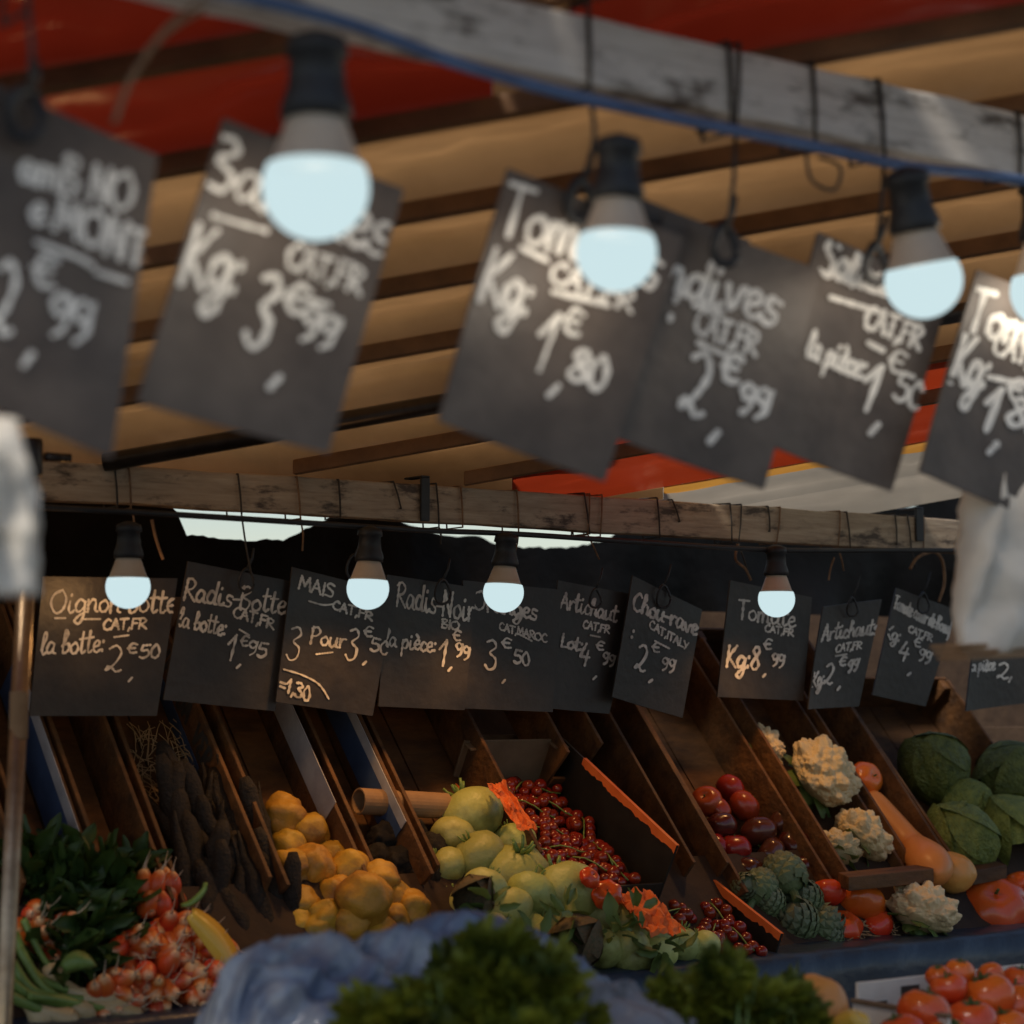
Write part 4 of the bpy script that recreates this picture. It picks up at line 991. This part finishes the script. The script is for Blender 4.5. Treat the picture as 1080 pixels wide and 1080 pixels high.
# beef tomatoes at the front right
gt = 'ribbed tomatoes on the counter front'
for i, (x, y, r, l, lab) in enumerate([(906,953,28,.02,'ribbed orange red tomato in front of the pale slat'),(872,942,20,.04,'tomato beside the artichokes with dark hollow stem end'),(888,978,22,0,None),(922,978,22,0,None),(1046,957,40,.01,'big red heart tomato at right of the front cauliflower'),(1088,960,34,.0,'large red tomato cut by the right frame edge'),(1075,935,20,.05,'small orange tomato behind the big red heart tomato')]):
    p, rr = flat(x, y, r, CZ, l); spawn_tomato(TB[i % 2], p, rr, (RND.uniform(.2,.7), RND.uniform(-.4,.4), RND.uniform(0,6)), lab or 'ribbed tomato half buried in straw before the front cauliflower', None if lab else gt, .5, .9)
p, rr = flat(1040, 936, 15, CZ, .0); place(KO[0], p, rr, (0,0,0), 'small_squash', M['squash_orange'], 'small squash behind the big red heart tomato', 'squash')
SQ = KO[0].copy(); SQ.materials.clear(); SQ.materials.append(M['squash_orange'])
bpy.data.objects[[o.name for o in bpy.data.objects if o.name.startswith('small_squash')][0]].data = SQ
p = onY(1004, 920, 3.13); place(SQ, p, 25*pxs(p), (.35,.1,0), 'round_squash', None, 'round pale orange squash at the lower end of the butternut squash', 'squash')
# artichokes
def arti(seed):
    rr = random.Random(seed); mb = MB()
    for k in range(58):
        t = k/58; z = -.75+1.55*t; r = .85*sqrt(max(.02, 1-(z*.95)**2)); a = k*2.39996
        d = Vector((cos(a), sin(a), 0)); side = Vector((-sin(a), cos(a), 0)); up = (Vector((0,0,1))*(.8)+d*(.5-.9*t)).normalized()
        c = d*r+Vector((0,0,z)); w = .34*(1-.35*t); l = .52
        b = c-up*.1; m1 = c+up*l*.45+d*.10; tip = c+up*l+d*.04
        mb.add([b-side*w*.8, b+side*w*.8, m1+side*w-d*.04, m1-side*w-d*.04, tip, m1+d*.05, b+d*.04], [(0,6,5,3),(6,1,2,5),(3,5,4),(5,2,4)])
    core = [(max(.01,.80*sqrt(max(0, 1-z*z))), z*.9) for z in [-.95+k*.19 for k in range(11)]]
    mb.lathe(core, 16); mb.tube([(0,0,-.8),(.05,0,-1.4)], .2, 10)
    m = mb.mesh('artichoke'); m.materials.append(M['artichoke']); return m
AR = [arti(1), arti(2)]
for i, (x, y, r, l) in enumerate([(828,925,26,.05),(800,938,22,.03),(850,948,20,.03),(840,972,26,.01),(866,978,24,.0),(812,952,18,.02),(785,935,16,.03),(875,990,16,0)]):
    p, rr = flat(x, y, r, CZ, l); place(AR[i % 2], p, rr*.95, (RND.uniform(.5,1.3), RND.uniform(-.4,.4), RND.uniform(0,6)), 'artichoke', None, 'green purple artichoke piled beside the lower tomato box', 'artichoke', 'artichokes on the counter front')
# cabbages
def cabbage(seed):
    rr = random.Random(seed); mb = MB()
    for k in range(13):
        a = k*2.4; tl_ = .25+.09*k; nx = 12
        ax = Vector((cos(a), sin(a), 0))
        q = Vector((ax.x*sin(tl_), ax.y*sin(tl_), cos(tl_))).to_track_quat('Z', 'Y').to_matrix()
        R = .78+.022*k; open_ = 1.15; vs = []; fs = []; nr = 8; na = 22
        for i in range(nr+1):
            th = open_*i/nr
            for j in range(na):
                b = 2*pi*j/na; flare = max(0, i/nr-.55)*(.5+.07*max(0, k-6))
                r = R+flare*.4+.03*fbm((th*4+k, cos(b)*2, sin(b)*2))+.012*sin(b*9+k)*i/nr
                vs.append(q @ Vector((r*sin(th)*cos(b), r*sin(th)*sin(b), r*cos(th))))
        for i in range(nr):
            for j in range(na): j2 = (j+1) % na; fs.append((i*na+j, i*na+j2, (i+1)*na+j2, (i+1)*na+j))
        mb.add(vs, fs)
    m = mb.mesh('cabbage'); m.materials.append(M['cabbage']); m.polygons.foreach_set('use_smooth', [True]*len(m.polygons)); return m
CB = [cabbage(1), cabbage(2)]
for i, (x, y, r, lab) in enumerate([(985,808,34,'dark green cabbage at back of the rightmost crate'),(1018,850,26,'small dark cabbage in the middle of the rightmost crate'),(1012,885,38,'bright green cabbage at front of the rightmost crate'),(1070,880,40,'dark cabbage at the right frame edge'),(1065,820,36,'cabbage in deep shade at the right frame edge')]):
    p, rr = heap(x, y, r, .0); place(CB[i % 2], p, rr, (RND.uniform(.4,1.0), RND.uniform(-.3,.3), RND.uniform(0,6)), 'cabbage', None, lab, 'cabbage')
CH_ = cabbage(7); CH_.materials.clear(); CH_.materials.append(M['chicory'])
for x, y, r, rot, lab in [(608,992,30,(1.2,0,1.9),'brown leafy chicory head at front among the kohlrabi'),(500,945,24,(1.3,.2,2.2),'brown leafy chicory head at the crate edge by the quinces')]:
    p = onY(x, y, 2.955 if y > 960 else 2.99); rr = r*pxs(p)*.9; place(CH_, p, rr*1.0, rot, 'chicory', None, lab, 'chicory')
# straw
def straw(x0, x1, y0, y1, n, label, fl=True):
    mb = MB()
    for k in range(n):
        x, y = RND.uniform(x0, x1), RND.uniform(y0, y1)
        p = flat(x, y, 4, CZ, RND.uniform(0, .03))[0] if fl else heap(x, y, 3, RND.uniform(0,.015))[0]
        a = RND.uniform(0, 6.28); l = RND.uniform(.02,.05); d = Vector((cos(a), sin(a), RND.uniform(-.3,.3) if fl else sin(a)*SS))*l
        mb.tube([p-d*.5, p+Vector((0,0,.006)), p+d*.5], .0008, 4)
    o = mb.obj('straw', M['straw'], None); return tag(o, label, 'straw', None, 'stuff')
straw(895, 1000, 972, 1000, 260, 'loose straw under the front tomatoes and cauliflower')
straw(140, 215, 770, 850, 160, 'loose straw lying at back of the dark root crate', False)

# ------------------------------------------------------------------ radishes, leaves, onions at the left
RM = blob(3, lambda v: Vector((v.x*(1-.25*max(0,-v.z)), v.y*(1-.25*max(0,-v.z)), v.z*1.65))); RM.materials.append(M['radish'])
def tail_mesh():
    mb = MB(); mb.tube([(0,0,-1.55),(.05,.02,-2.0),(.2,.1,-2.6),(.45,.15,-3.3)], [.16,.09,.045,.02], 6); m = mb.mesh('root_tail'); m.materials.append(M['root']); m.polygons.foreach_set('use_smooth', [True]*len(m.polygons)); return m
TAIL = tail_mesh()
bunches = [(160,955,34,16,'bunch of red and white radishes on top of the pile, tails upward'),(185,990,30,20,'radish bunch in the middle of the pile facing out'),(140,1000,26,14,'radish bunch beside the dark leaves'),(215,1000,26,18,'radish bunch at right edge of the radish pile'),(170,1040,34,22,'radish bunch at front of the counter edge'),(215,1045,24,14,'round red radish bunch at the front right corner'),(118,1052,26,14,'low radish bunch beside the spring onion bulbs'),(40,985,30,16,'radish bunch half hidden by the steel pole')]
for bi, (x, y, R, n, lab) in enumerate(bunches):
    c, rr = flat(x, y, R, CZ, .005)
    root = empty('radish_bunch', c, lab, 'radishes', 'radish bunches at the left')
    for k in range(int(n*1.5)):
        a = RND.uniform(0, 6.28); b = RND.uniform(.0, 1)
        v = Vector((cos(a)*b*rr*1.05, RND.uniform(-.5,.2)*rr*1.1, sin(a)*b*rr*.95))
        o = link('radish', RM, root); o.location = v; s = RND.uniform(.0135, .0185)
        if bi == 5: s *= 1.25
        o.scale = (s, s, s*(.8 if bi == 5 else 1)); o.rotation_euler = (Vector((v.x*1.2+RND.uniform(-.03,.03), -.06, v.z+RND.uniform(-.04,.05)))*-1).to_track_quat('Z', 'X').to_euler()
        if bi == 0 and v.z > 0: o.rotation_euler = (pi+RND.uniform(-.5,.5), RND.uniform(-.5,.5), 0)
        link('root_tail', TAIL, o)
cs = [(flat(x, y, r, CZ, .04)[0]+Vector((0,.04,0)), r*.0018) for x, y, r in [(95,940,34),(60,950,30),(120,960,28),(85,985,36),(110,1000,30),(40,920,26),(140,930,18),(75,1015,26)]]
tag(leafmass(cs, 700, .055, M['leaf'], 'radish_leaves', None, 3), 'dark green radish leaves heaped between the pole and radishes', 'leaves')
# one pale leaf, twig and a corn coloured leaf
def leaf_strip(pts, w, mat, label, name, Y, cat='leaf'):
    C = [onY(x, y, Y+dy) for x, y, dy in crom(pts, 5)]; n = len(C); mb = MB(); vs = []
    for i, c in enumerate(C):
        t = (C[min(i+1,n-1)]-C[max(i-1,0)]).normalized(); sd = t.cross(Vector((.3,-1,.4))).normalized(); ww = w*sin(pi*min(1, .1+.88*i/(n-1)))**.7
        vs += [c-sd*ww*.5+Vector((0,-.006,0)), c+Vector((0,-.016,0)), c+sd*ww*.5+Vector((0,-.006,0))]
    mb.add(vs, [(i*3+j, i*3+j+1, i*3+j+4, i*3+j+3) for i in range(n-1) for j in (0, 1)])
    o = mb.obj(name, mat, None, True); m = o.modifiers.new('t', 'SOLIDIFY'); m.thickness = .002; return tag(o, label, cat)
leaf_strip([(198,962,0),(222,985,-.01),(240,1012,-.02),(250,1040,-.03)], .055, M['pepper'], 'broad yellow leaf right of the radishes', 'yellow_leaf', 3.08)
leaf_strip([(188,955,0),(200,952,-.01),(212,940,-.02),(214,930,-.02)], .012, M['stalk'], 'curled pale green leaf tip above the radishes', 'curled_leaf', 3.1)
leaf_strip([(64,1022,0),(82,1012,-.01),(98,1018,-.01)], .03, M['stalk'], 'light green leaf beside the onion bulb', 'green_leaf', 3.0)
tom_red = [(70,912,10),(72,922,9)]
for x, y, r in tom_red:
    p, rr = heap(x, y, r, .04); o = place(TR_[0], p, rr, rrot(1), 'small_tomato', None, 'small shaded red tomato above the radish leaves', 'tomato', 'small tomatoes behind the radish leaves')
# spring onions
root = empty('spring_onion_bunch', flat(60, 1050, 20)[0], 'bunch of spring onions with white bulbs and green stalks at bottom left', 'onions')
def onion(p0, p1, p2, r, bulb_end):
    mb = MB(); pts = crom([tuple(p0), tuple(p1), tuple(p2)], 7); n = len(pts); mb.tube(pts, [r*(.9-.25*i/n) for i in range(n)], 8); o = mb.obj('stalk', M['stalk'], root, True); o.matrix_parent_inverse = Matrix.Translation(-root.location)
    b = Vector(pts[-1]); d = (b-Vector(pts[-3])).normalized()
    mb = MB(); mb.tube([b-d*.03, b-d*.005, b+d*.01, b+d*.022, b+d*.034, b+d*.040], [r*.8, r*1.2, r*1.9, r*2.0, r*1.1, r*.3], 12)
    mb.tube([b+d*.04, b+d*.055+Vector((.004,0,-.004)), b+d*.075+Vector((.002,0,.006))], [.0018,.001,.0005], 5)
    o = mb.obj('bulb', M['root_white'], root, True); o.matrix_parent_inverse = Matrix.Translation(-root.location)
M['root_white'] = pm('onion_bulb', (.55,.43,.24), (.42,.30,.14), 14, .35)
for (a, b, c, r) in [((15,985),(40,1030),(90,1050),.009),((20,1000),(45,1040),(78,1062),.009),((12,1015),(40,1048),(105,1055),.010),((10,1035),(45,1055),(115,1062),.009),((8,1050),(35,1062),(60,1072),.010),((25,970),(45,1010),(70,1040),.007),((5,1000),(20,1045),(35,1065),.009),((30,1050),(70,1056),(128,1068),.008)]:
    onion(flat(*a, 6, CZ, .08)[0], flat(*b, 6, CZ, .045)[0], flat(*c, 6, CZ, .02)[0], r, 1)
p, rr = flat(56, 1027, 13, CZ, .03); o = place(KO[1].copy(), p, rr, rrot(.5), 'onion', None, 'round pale onion beside the spring onion stalks', 'onion'); o.data.materials.clear(); o.data.materials.append(M['root_white'])

# ------------------------------------------------------------------ foreground stand
FY = 2.15
fx0, fx1 = onY(100, 1080, FY).x-.3, onY(1300, 1080, FY).x
root = empty('front_table', ((fx0+fx1)/2, 2.1, 0), 'dark table out of sight below the foreground greens', 'table')
FZ = -.56
mb = MB(); mb.box(fx0, fx1, 1.75, 2.5, H(FZ-.03), H(FZ)); o = mb.obj('table_top', M['wood_dark'], root); o.matrix_parent_inverse = Matrix.Translation(-root.location)
for x in (fx0+.06, fx1-.06):
    for y in (1.82, 2.43):
        mb = MB(); mb.box(x-.03, x+.03, y-.03, y+.03, 0, H(FZ-.03)); o = mb.obj('leg', M['wood_dark'], root); o.matrix_parent_inverse = Matrix.Translation(-root.location)
def px_prism_film(front, Y0, dY, mat, label, name, seed, zb):
    """plastic film draped over a heap: ridge line given in photo pixels at distance Y0, falling to the table before and behind"""
    pts = crom([(x, y) for x, y in front], 8); R = [onY(x, y, Y0) for x, y in pts]; n = len(R)-1
    def fn(u, v):
        k = u*n; i = min(int(k), n-1); c = R[i].lerp(R[i+1], k-i)
        a = (v-.5)*2; yy = c.y+a*dY
        zz = c.z-(c.z-zb)*abs(a)**1.6
        w = fbm((c.x*7, a*2.2, seed)); w2 = fbm((c.x*16+a*4, a*5, seed+5))
        v1 = 1-1.6*abs(fbm((c.x*8+a*2.4, a*.5, seed), 2)); v2 = 1-1.6*abs(fbm((c.x*7-a*4.2, a*.7+c.x*1.5, seed+4), 2))
        w3 = v1-.6; w4 = v2-.6
        return Vector((c.x+.006*w2, yy+.02*w-.022*w4-.02*w3, zz+(.014*w+.044*w3+.020*w4-.012)*(1-.4*abs(a))))
    o = grid_mesh(180, 120, fn).obj(name, mat, None, True); m = o.modifiers.new('t', 'SOLIDIFY'); m.thickness = .0012
    return tag(o, label, 'plastic bag')
px_prism_film([(232,1100),(255,1012),(300,992),(380,985),(450,972),(520,968),(600,1015),(660,1060)], 2.32, .22, M['bluefilm'], 'crumpled blue plastic film wrapped round the foreground greens', 'plastic_film', 3, H(FZ))
px_prism_film([(520,1080),(555,1030),(610,1016),(660,1032),(700,1060),(740,1095)], 2.12, .14, M['greyfilm'], 'grey plastic film between the two foreground parsley heaps', 'plastic_film', 9, H(FZ))
def herbs(cpx, Y, n, size, label, seed):
    rr = random.Random(seed); root = None
    mb = MB(); C = []
    for x, y, r in cpx:
        c = onY(x, y, Y+rr.uniform(-.05,.05)); C.append((c, r*pxs(c)))
    low = sum((c for c, _ in C), Vector())/len(C); low.z = H(FZ)
    root = empty('parsley_heap', low, label, 'parsley')
    SP_ = []
    for k in range(n//22):                                     # sprigs: loose clusters of flat leaves
        c, R = C[rr.randrange(len(C))]
        v = Vector((rr.gauss(0,1), rr.gauss(0,1), abs(rr.gauss(0,1))*.9-.25)).normalized()*R*rr.uniform(.5,1.18)
        SP_.append((c+v, v, R*rr.uniform(.35,.55)))
    for k in range(n):
        c, v0, R = SP_[rr.randrange(len(SP_))]
        v = Vector((rr.gauss(0,1), rr.gauss(0,1), rr.gauss(0,.8))).normalized()*R*rr.uniform(.2,1)
        p = c+v-low; v = v+v0*.6; d0 = (v.normalized()+Vector((0,0,.35))).normalized()
        for q in range(5):                                 # a lobed leaf: five leaflets
            a = (q-2)*.62; side = d0.cross(Vector((rr.gauss(0,.6), rr.gauss(0,.6), 1))).normalized(); nn = d0.cross(side)
            d = (d0*cos(a)+side*sin(a)).normalized(); s2 = d.cross(nn).normalized(); l = size*rr.uniform(.6,1.1)*(1 if q == 2 else .8); w = l*.42; cu = nn*(l*rr.uniform(-.3,.3))
            mb.add([p, p+d*l*.45-s2*w*.5+cu*.3, p+d*l*.8-s2*w*.42+cu*.7, p+d*l+cu, p+d*l*.8+s2*w*.42+cu*.7, p+d*l*.45+s2*w*.5+cu*.3, p+d*l*.55+nn*l*.06+cu*.3], [(0,1,6),(1,2,6),(2,3,6),(3,4,6),(4,5,6),(5,0,6)])
    mb.obj('leaves', M['parsley'], root)
    mb = MB()
    for c, R in C:
        for k in range(8):
            e = c+Vector((rr.gauss(0,.5), rr.gauss(0,.5), rr.uniform(-.2,.7)))*R-low; b = Vector((e.x*.6+rr.gauss(0,.02), e.y*.6+rr.gauss(0,.02), 0))
            mb.tube([b, b.lerp(e,.6)+Vector((rr.gauss(0,.006), rr.gauss(0,.006), 0)), e], .0014, 5)
    mb.obj('stems', M['stalk'], root, True)
herbs([(420,1074,38),(460,1051,38),(510,1028,38),(545,1046,36),(500,1076,44),(560,1076,38),(600,1091,30),(440,1101,40),(525,1106,44),(470,1141,46),(560,1141,46),(400,1126,30),(600,1136,40)], 2.10, 2300, .033, 'heap of green parsley in blue film at lower centre', 1)
herbs([(700,1086,34),(740,1072,36),(780,1056,36),(815,1066,34),(775,1088,44),(830,1090,36),(720,1093,36),(800,1098,44),(850,1088,26),(700,1123,40),(760,1133,44),(830,1128,40)], 2.10, 2000, .033, 'heap of green parsley at lower right beside the tomatoes', 2)
# orange squash and yellow fruit beyond the right herbs
p = onY(858, 1066, 2.25); o = place(SQ, p, (.045,.05,.062), (.2,.25,0), 'squash', None, 'blurred orange squash behind the right parsley heap', 'squash')
p = onY(900, 1086, 2.15); o = place(QU[0].copy(), p, .028, (1.4,0,.5), 'pepper', None, 'blurred yellow pepper at the bottom edge', 'pepper'); o.data.materials.clear(); o.data.materials.append(M['pepper'])
# foreground tomatoes in a printed carton
TY = 2.18; ct = onY(1015, 1062, TY); s = pxs(ct)
O = onY(1000, 1078, TY-.05); root = empty('printed_carton', (O.x, O.y, H(FZ)), 'white and black printed carton holding the foreground tomatoes', 'carton')
def cput(name, o, a, b, c, mat): mb = MB(); mb.frame_box(o, a, b, c); ob = mb.obj(name, mat, root); bevel(ob, .001); return ob
W_, D_ = .38, .19; hC = onY(940, 1056, TY+.12).z-H(FZ)
cput('side_panel', (0,0,0), (.006,0,0), (0,D_,0), (0,0,hC), M['paper']); cput('side_panel', (W_,0,0), (.006,0,0), (0,D_,0), (0,0,hC), M['paper'])
cput('back_panel', (.0065,D_-.006,0), (W_-.007,0,0), (0,.006,0), (0,0,hC+.03), M['paper']); cput('front_panel', (.0065,0,0), (W_-.007,0,0), (0,.006,0), (0,0,hC*.75), M['paper'])
cput('rim', (-.004,-.001,hC+.001), (.012,0,0), (0,D_+.002,0), (0,0,.006), M['carton'])
for k, (u0, u1, z0, z1) in enumerate([(.02,.06,.3,.75),(.09,.13,.55,.9),(.16,.2,.3,.6),(.24,.30,.5,.9)]):
    cput('printed_mark', (.0065+u0, D_-.0075, (hC+.03)*z0), (u1-u0,0,0), (0,.0012,0), (0,0,(hC+.03)*(z1-z0)), M['ink'])
for k, (v0, v1, z0, z1) in enumerate([(.02,.07,.7,.93),(.12,.16,.78,.95)]):
    cput('printed_mark', (.0068, v0, hC*z0), (.0012,0,0), (0,v1-v0,0), (0,0,hC*(z1-z0)), M['ink'])
gt2 = 'foreground tomatoes in the printed carton'
for i, (x, y, r) in enumerate([(975,1068,29),(1042,1052,30),(1025,1078,28),(1000,1042,20),(1072,1060,28),(1012,1025,16),(990,1030,14),(1075,1036,20),(1060,1088,28),(950,1092,26),(1000,1098,28),(1090,1080,28),(1045,1028,15)]):
    p = onY(x, y, TY+.06-(y-1030)*.0014); rr = r*pxs(p)
    spawn_tomato(TR_[i % 2], p, rr, (RND.uniform(-.3,.5), RND.uniform(-.4,.4), RND.uniform(0,6)), 'blurred glossy orange red tomato in the printed carton', gt2, .72, 1.1)

# ------------------------------------------------------------------ hanging bags at the sides
def bag(poly_l, poly_r, Y, th, mat, label, seed, layers=1):
    n = 26
    def side(pts, v):
        for a, b in zip(pts, pts[1:]):
            if a[1] <= v <= b[1]: t = (v-a[1])/(b[1]-a[1]); return a[0]+(b[0]-a[0])*t
        return pts[-1][0]
    y0, y1 = poly_l[0][1], poly_l[-1][1]; mb = MB(); vs = []; N = 28
    for j in range(n+1):
        y = y0+(y1-y0)*j/n; xl, xr = side(poly_l, y), side(poly_r, y)
        A, B = onY(xl, y, Y), onY(xr, y, Y); c = (A+B)/2; hw = (B-A).length/2
        tt = th*(.35+.65*sin(pi*min(1, .15+j/n*.8)))
        for k in range(N):
            a = 2*pi*k/N; x = cos(a); q = sin(a)
            w = 1+.05*fbm((x*1.5, q*1.5, j*.12+seed)); fold = .026*fbm((x*3.2+j*.05+seed, j*.035, q*.5))+.010*fbm((x*2, j*.12, seed))
            vs.append(c+Vector((math.copysign(abs(x)**.7, x)*hw*w, math.copysign(abs(q)**.8, q)*tt*w+fold, 0)))
    fs = [(j*N+k, j*N+(k+1) % N, (j+1)*N+(k+1) % N, (j+1)*N+k) for j in range(n) for k in range(N)]
    fs += [tuple(range(N-1,-1,-1)), tuple(n*N+k for k in range(N))]
    mb.add(vs, fs); return tag(mb.obj('hanging_bag', mat, None, True), label, 'bag')
b1 = bag([(1030,505),(1022,560),(1018,640),(1014,690)], [(1120,505),(1150,560),(1160,640),(1160,690)], 1.86, .05, M['paper'], 'bundle of white bags hanging at the right frame edge', 2)
mb = MB(); 
for k in range(3):
    a = onY(1012+4*k, 684+6*k, 1.84-.012*k); mb.frame_box(a, (.22,0,.01), (0,.05,0), (0,0,.005))
bevel(mb.obj('brown_bottom_edge', M['kraft'], b1), .001)
bag([(-60,440),(-60,520),(-60,628)], [(14,440),(26,520),(40,628)], 1.75, .04, M['paper'], 'white bag hanging at the left frame edge', 6)

# ------------------------------------------------------------------ light, sky, camera
w = bpy.data.worlds.new('World'); sc.world = w; w.use_nodes = True
N, L = w.node_tree.nodes, w.node_tree.links; bg = N['Background']
sky = N.new('ShaderNodeTexSky'); sky.sky_type = 'NISHITA'; sky.sun_disc = False
EL, AZ = radians(58), radians(250)
sky.sun_elevation = EL; sky.sun_rotation = AZ; sky.air_density = 1.2; sky.dust_density = .6
tint = N.new('ShaderNodeMix'); tint.data_type = 'RGBA'; tint.blend_type = 'MULTIPLY'; tint.inputs['Factor'].default_value = 1
tint.inputs['B'].default_value = (1, .96, .95, 1)
L.new(sky.outputs[0], tint.inputs['A']); L.new(tint.outputs['Result'], bg.inputs[0]); bg.inputs[1].default_value = .105
sd = bpy.data.lights.new('sun', 'SUN'); sd.energy = 3.0; sd.angle = radians(12); sd.color = (1,.93,.82)
so = bpy.data.objects.new('sun', sd); COL.objects.link(so)
dirv = Vector((sin(AZ)*cos(EL), cos(AZ)*cos(EL), sin(EL)))
so.rotation_euler = dirv.to_track_quat('Z', 'Y').to_euler(); so.location = dirv*20
cd = bpy.data.cameras.new('camera'); co = bpy.data.objects.new('camera', cd); COL.objects.link(co)
co.location = CAM; co.rotation_euler = (pi/2+PITCH, 0, YAW)
cd.sensor_width = 36; cd.lens = 36*F/1080; cd.clip_end = 2000; cd.clip_start = .05
cd.dof.use_dof = True; cd.dof.focus_distance = 4.05; cd.dof.aperture_fstop = 2.9
sc.camera = co
sc.view_settings.view_transform = 'Standard'; sc.view_settings.look = 'None'; sc.view_settings.gamma = 1; sc.view_settings.exposure = .15
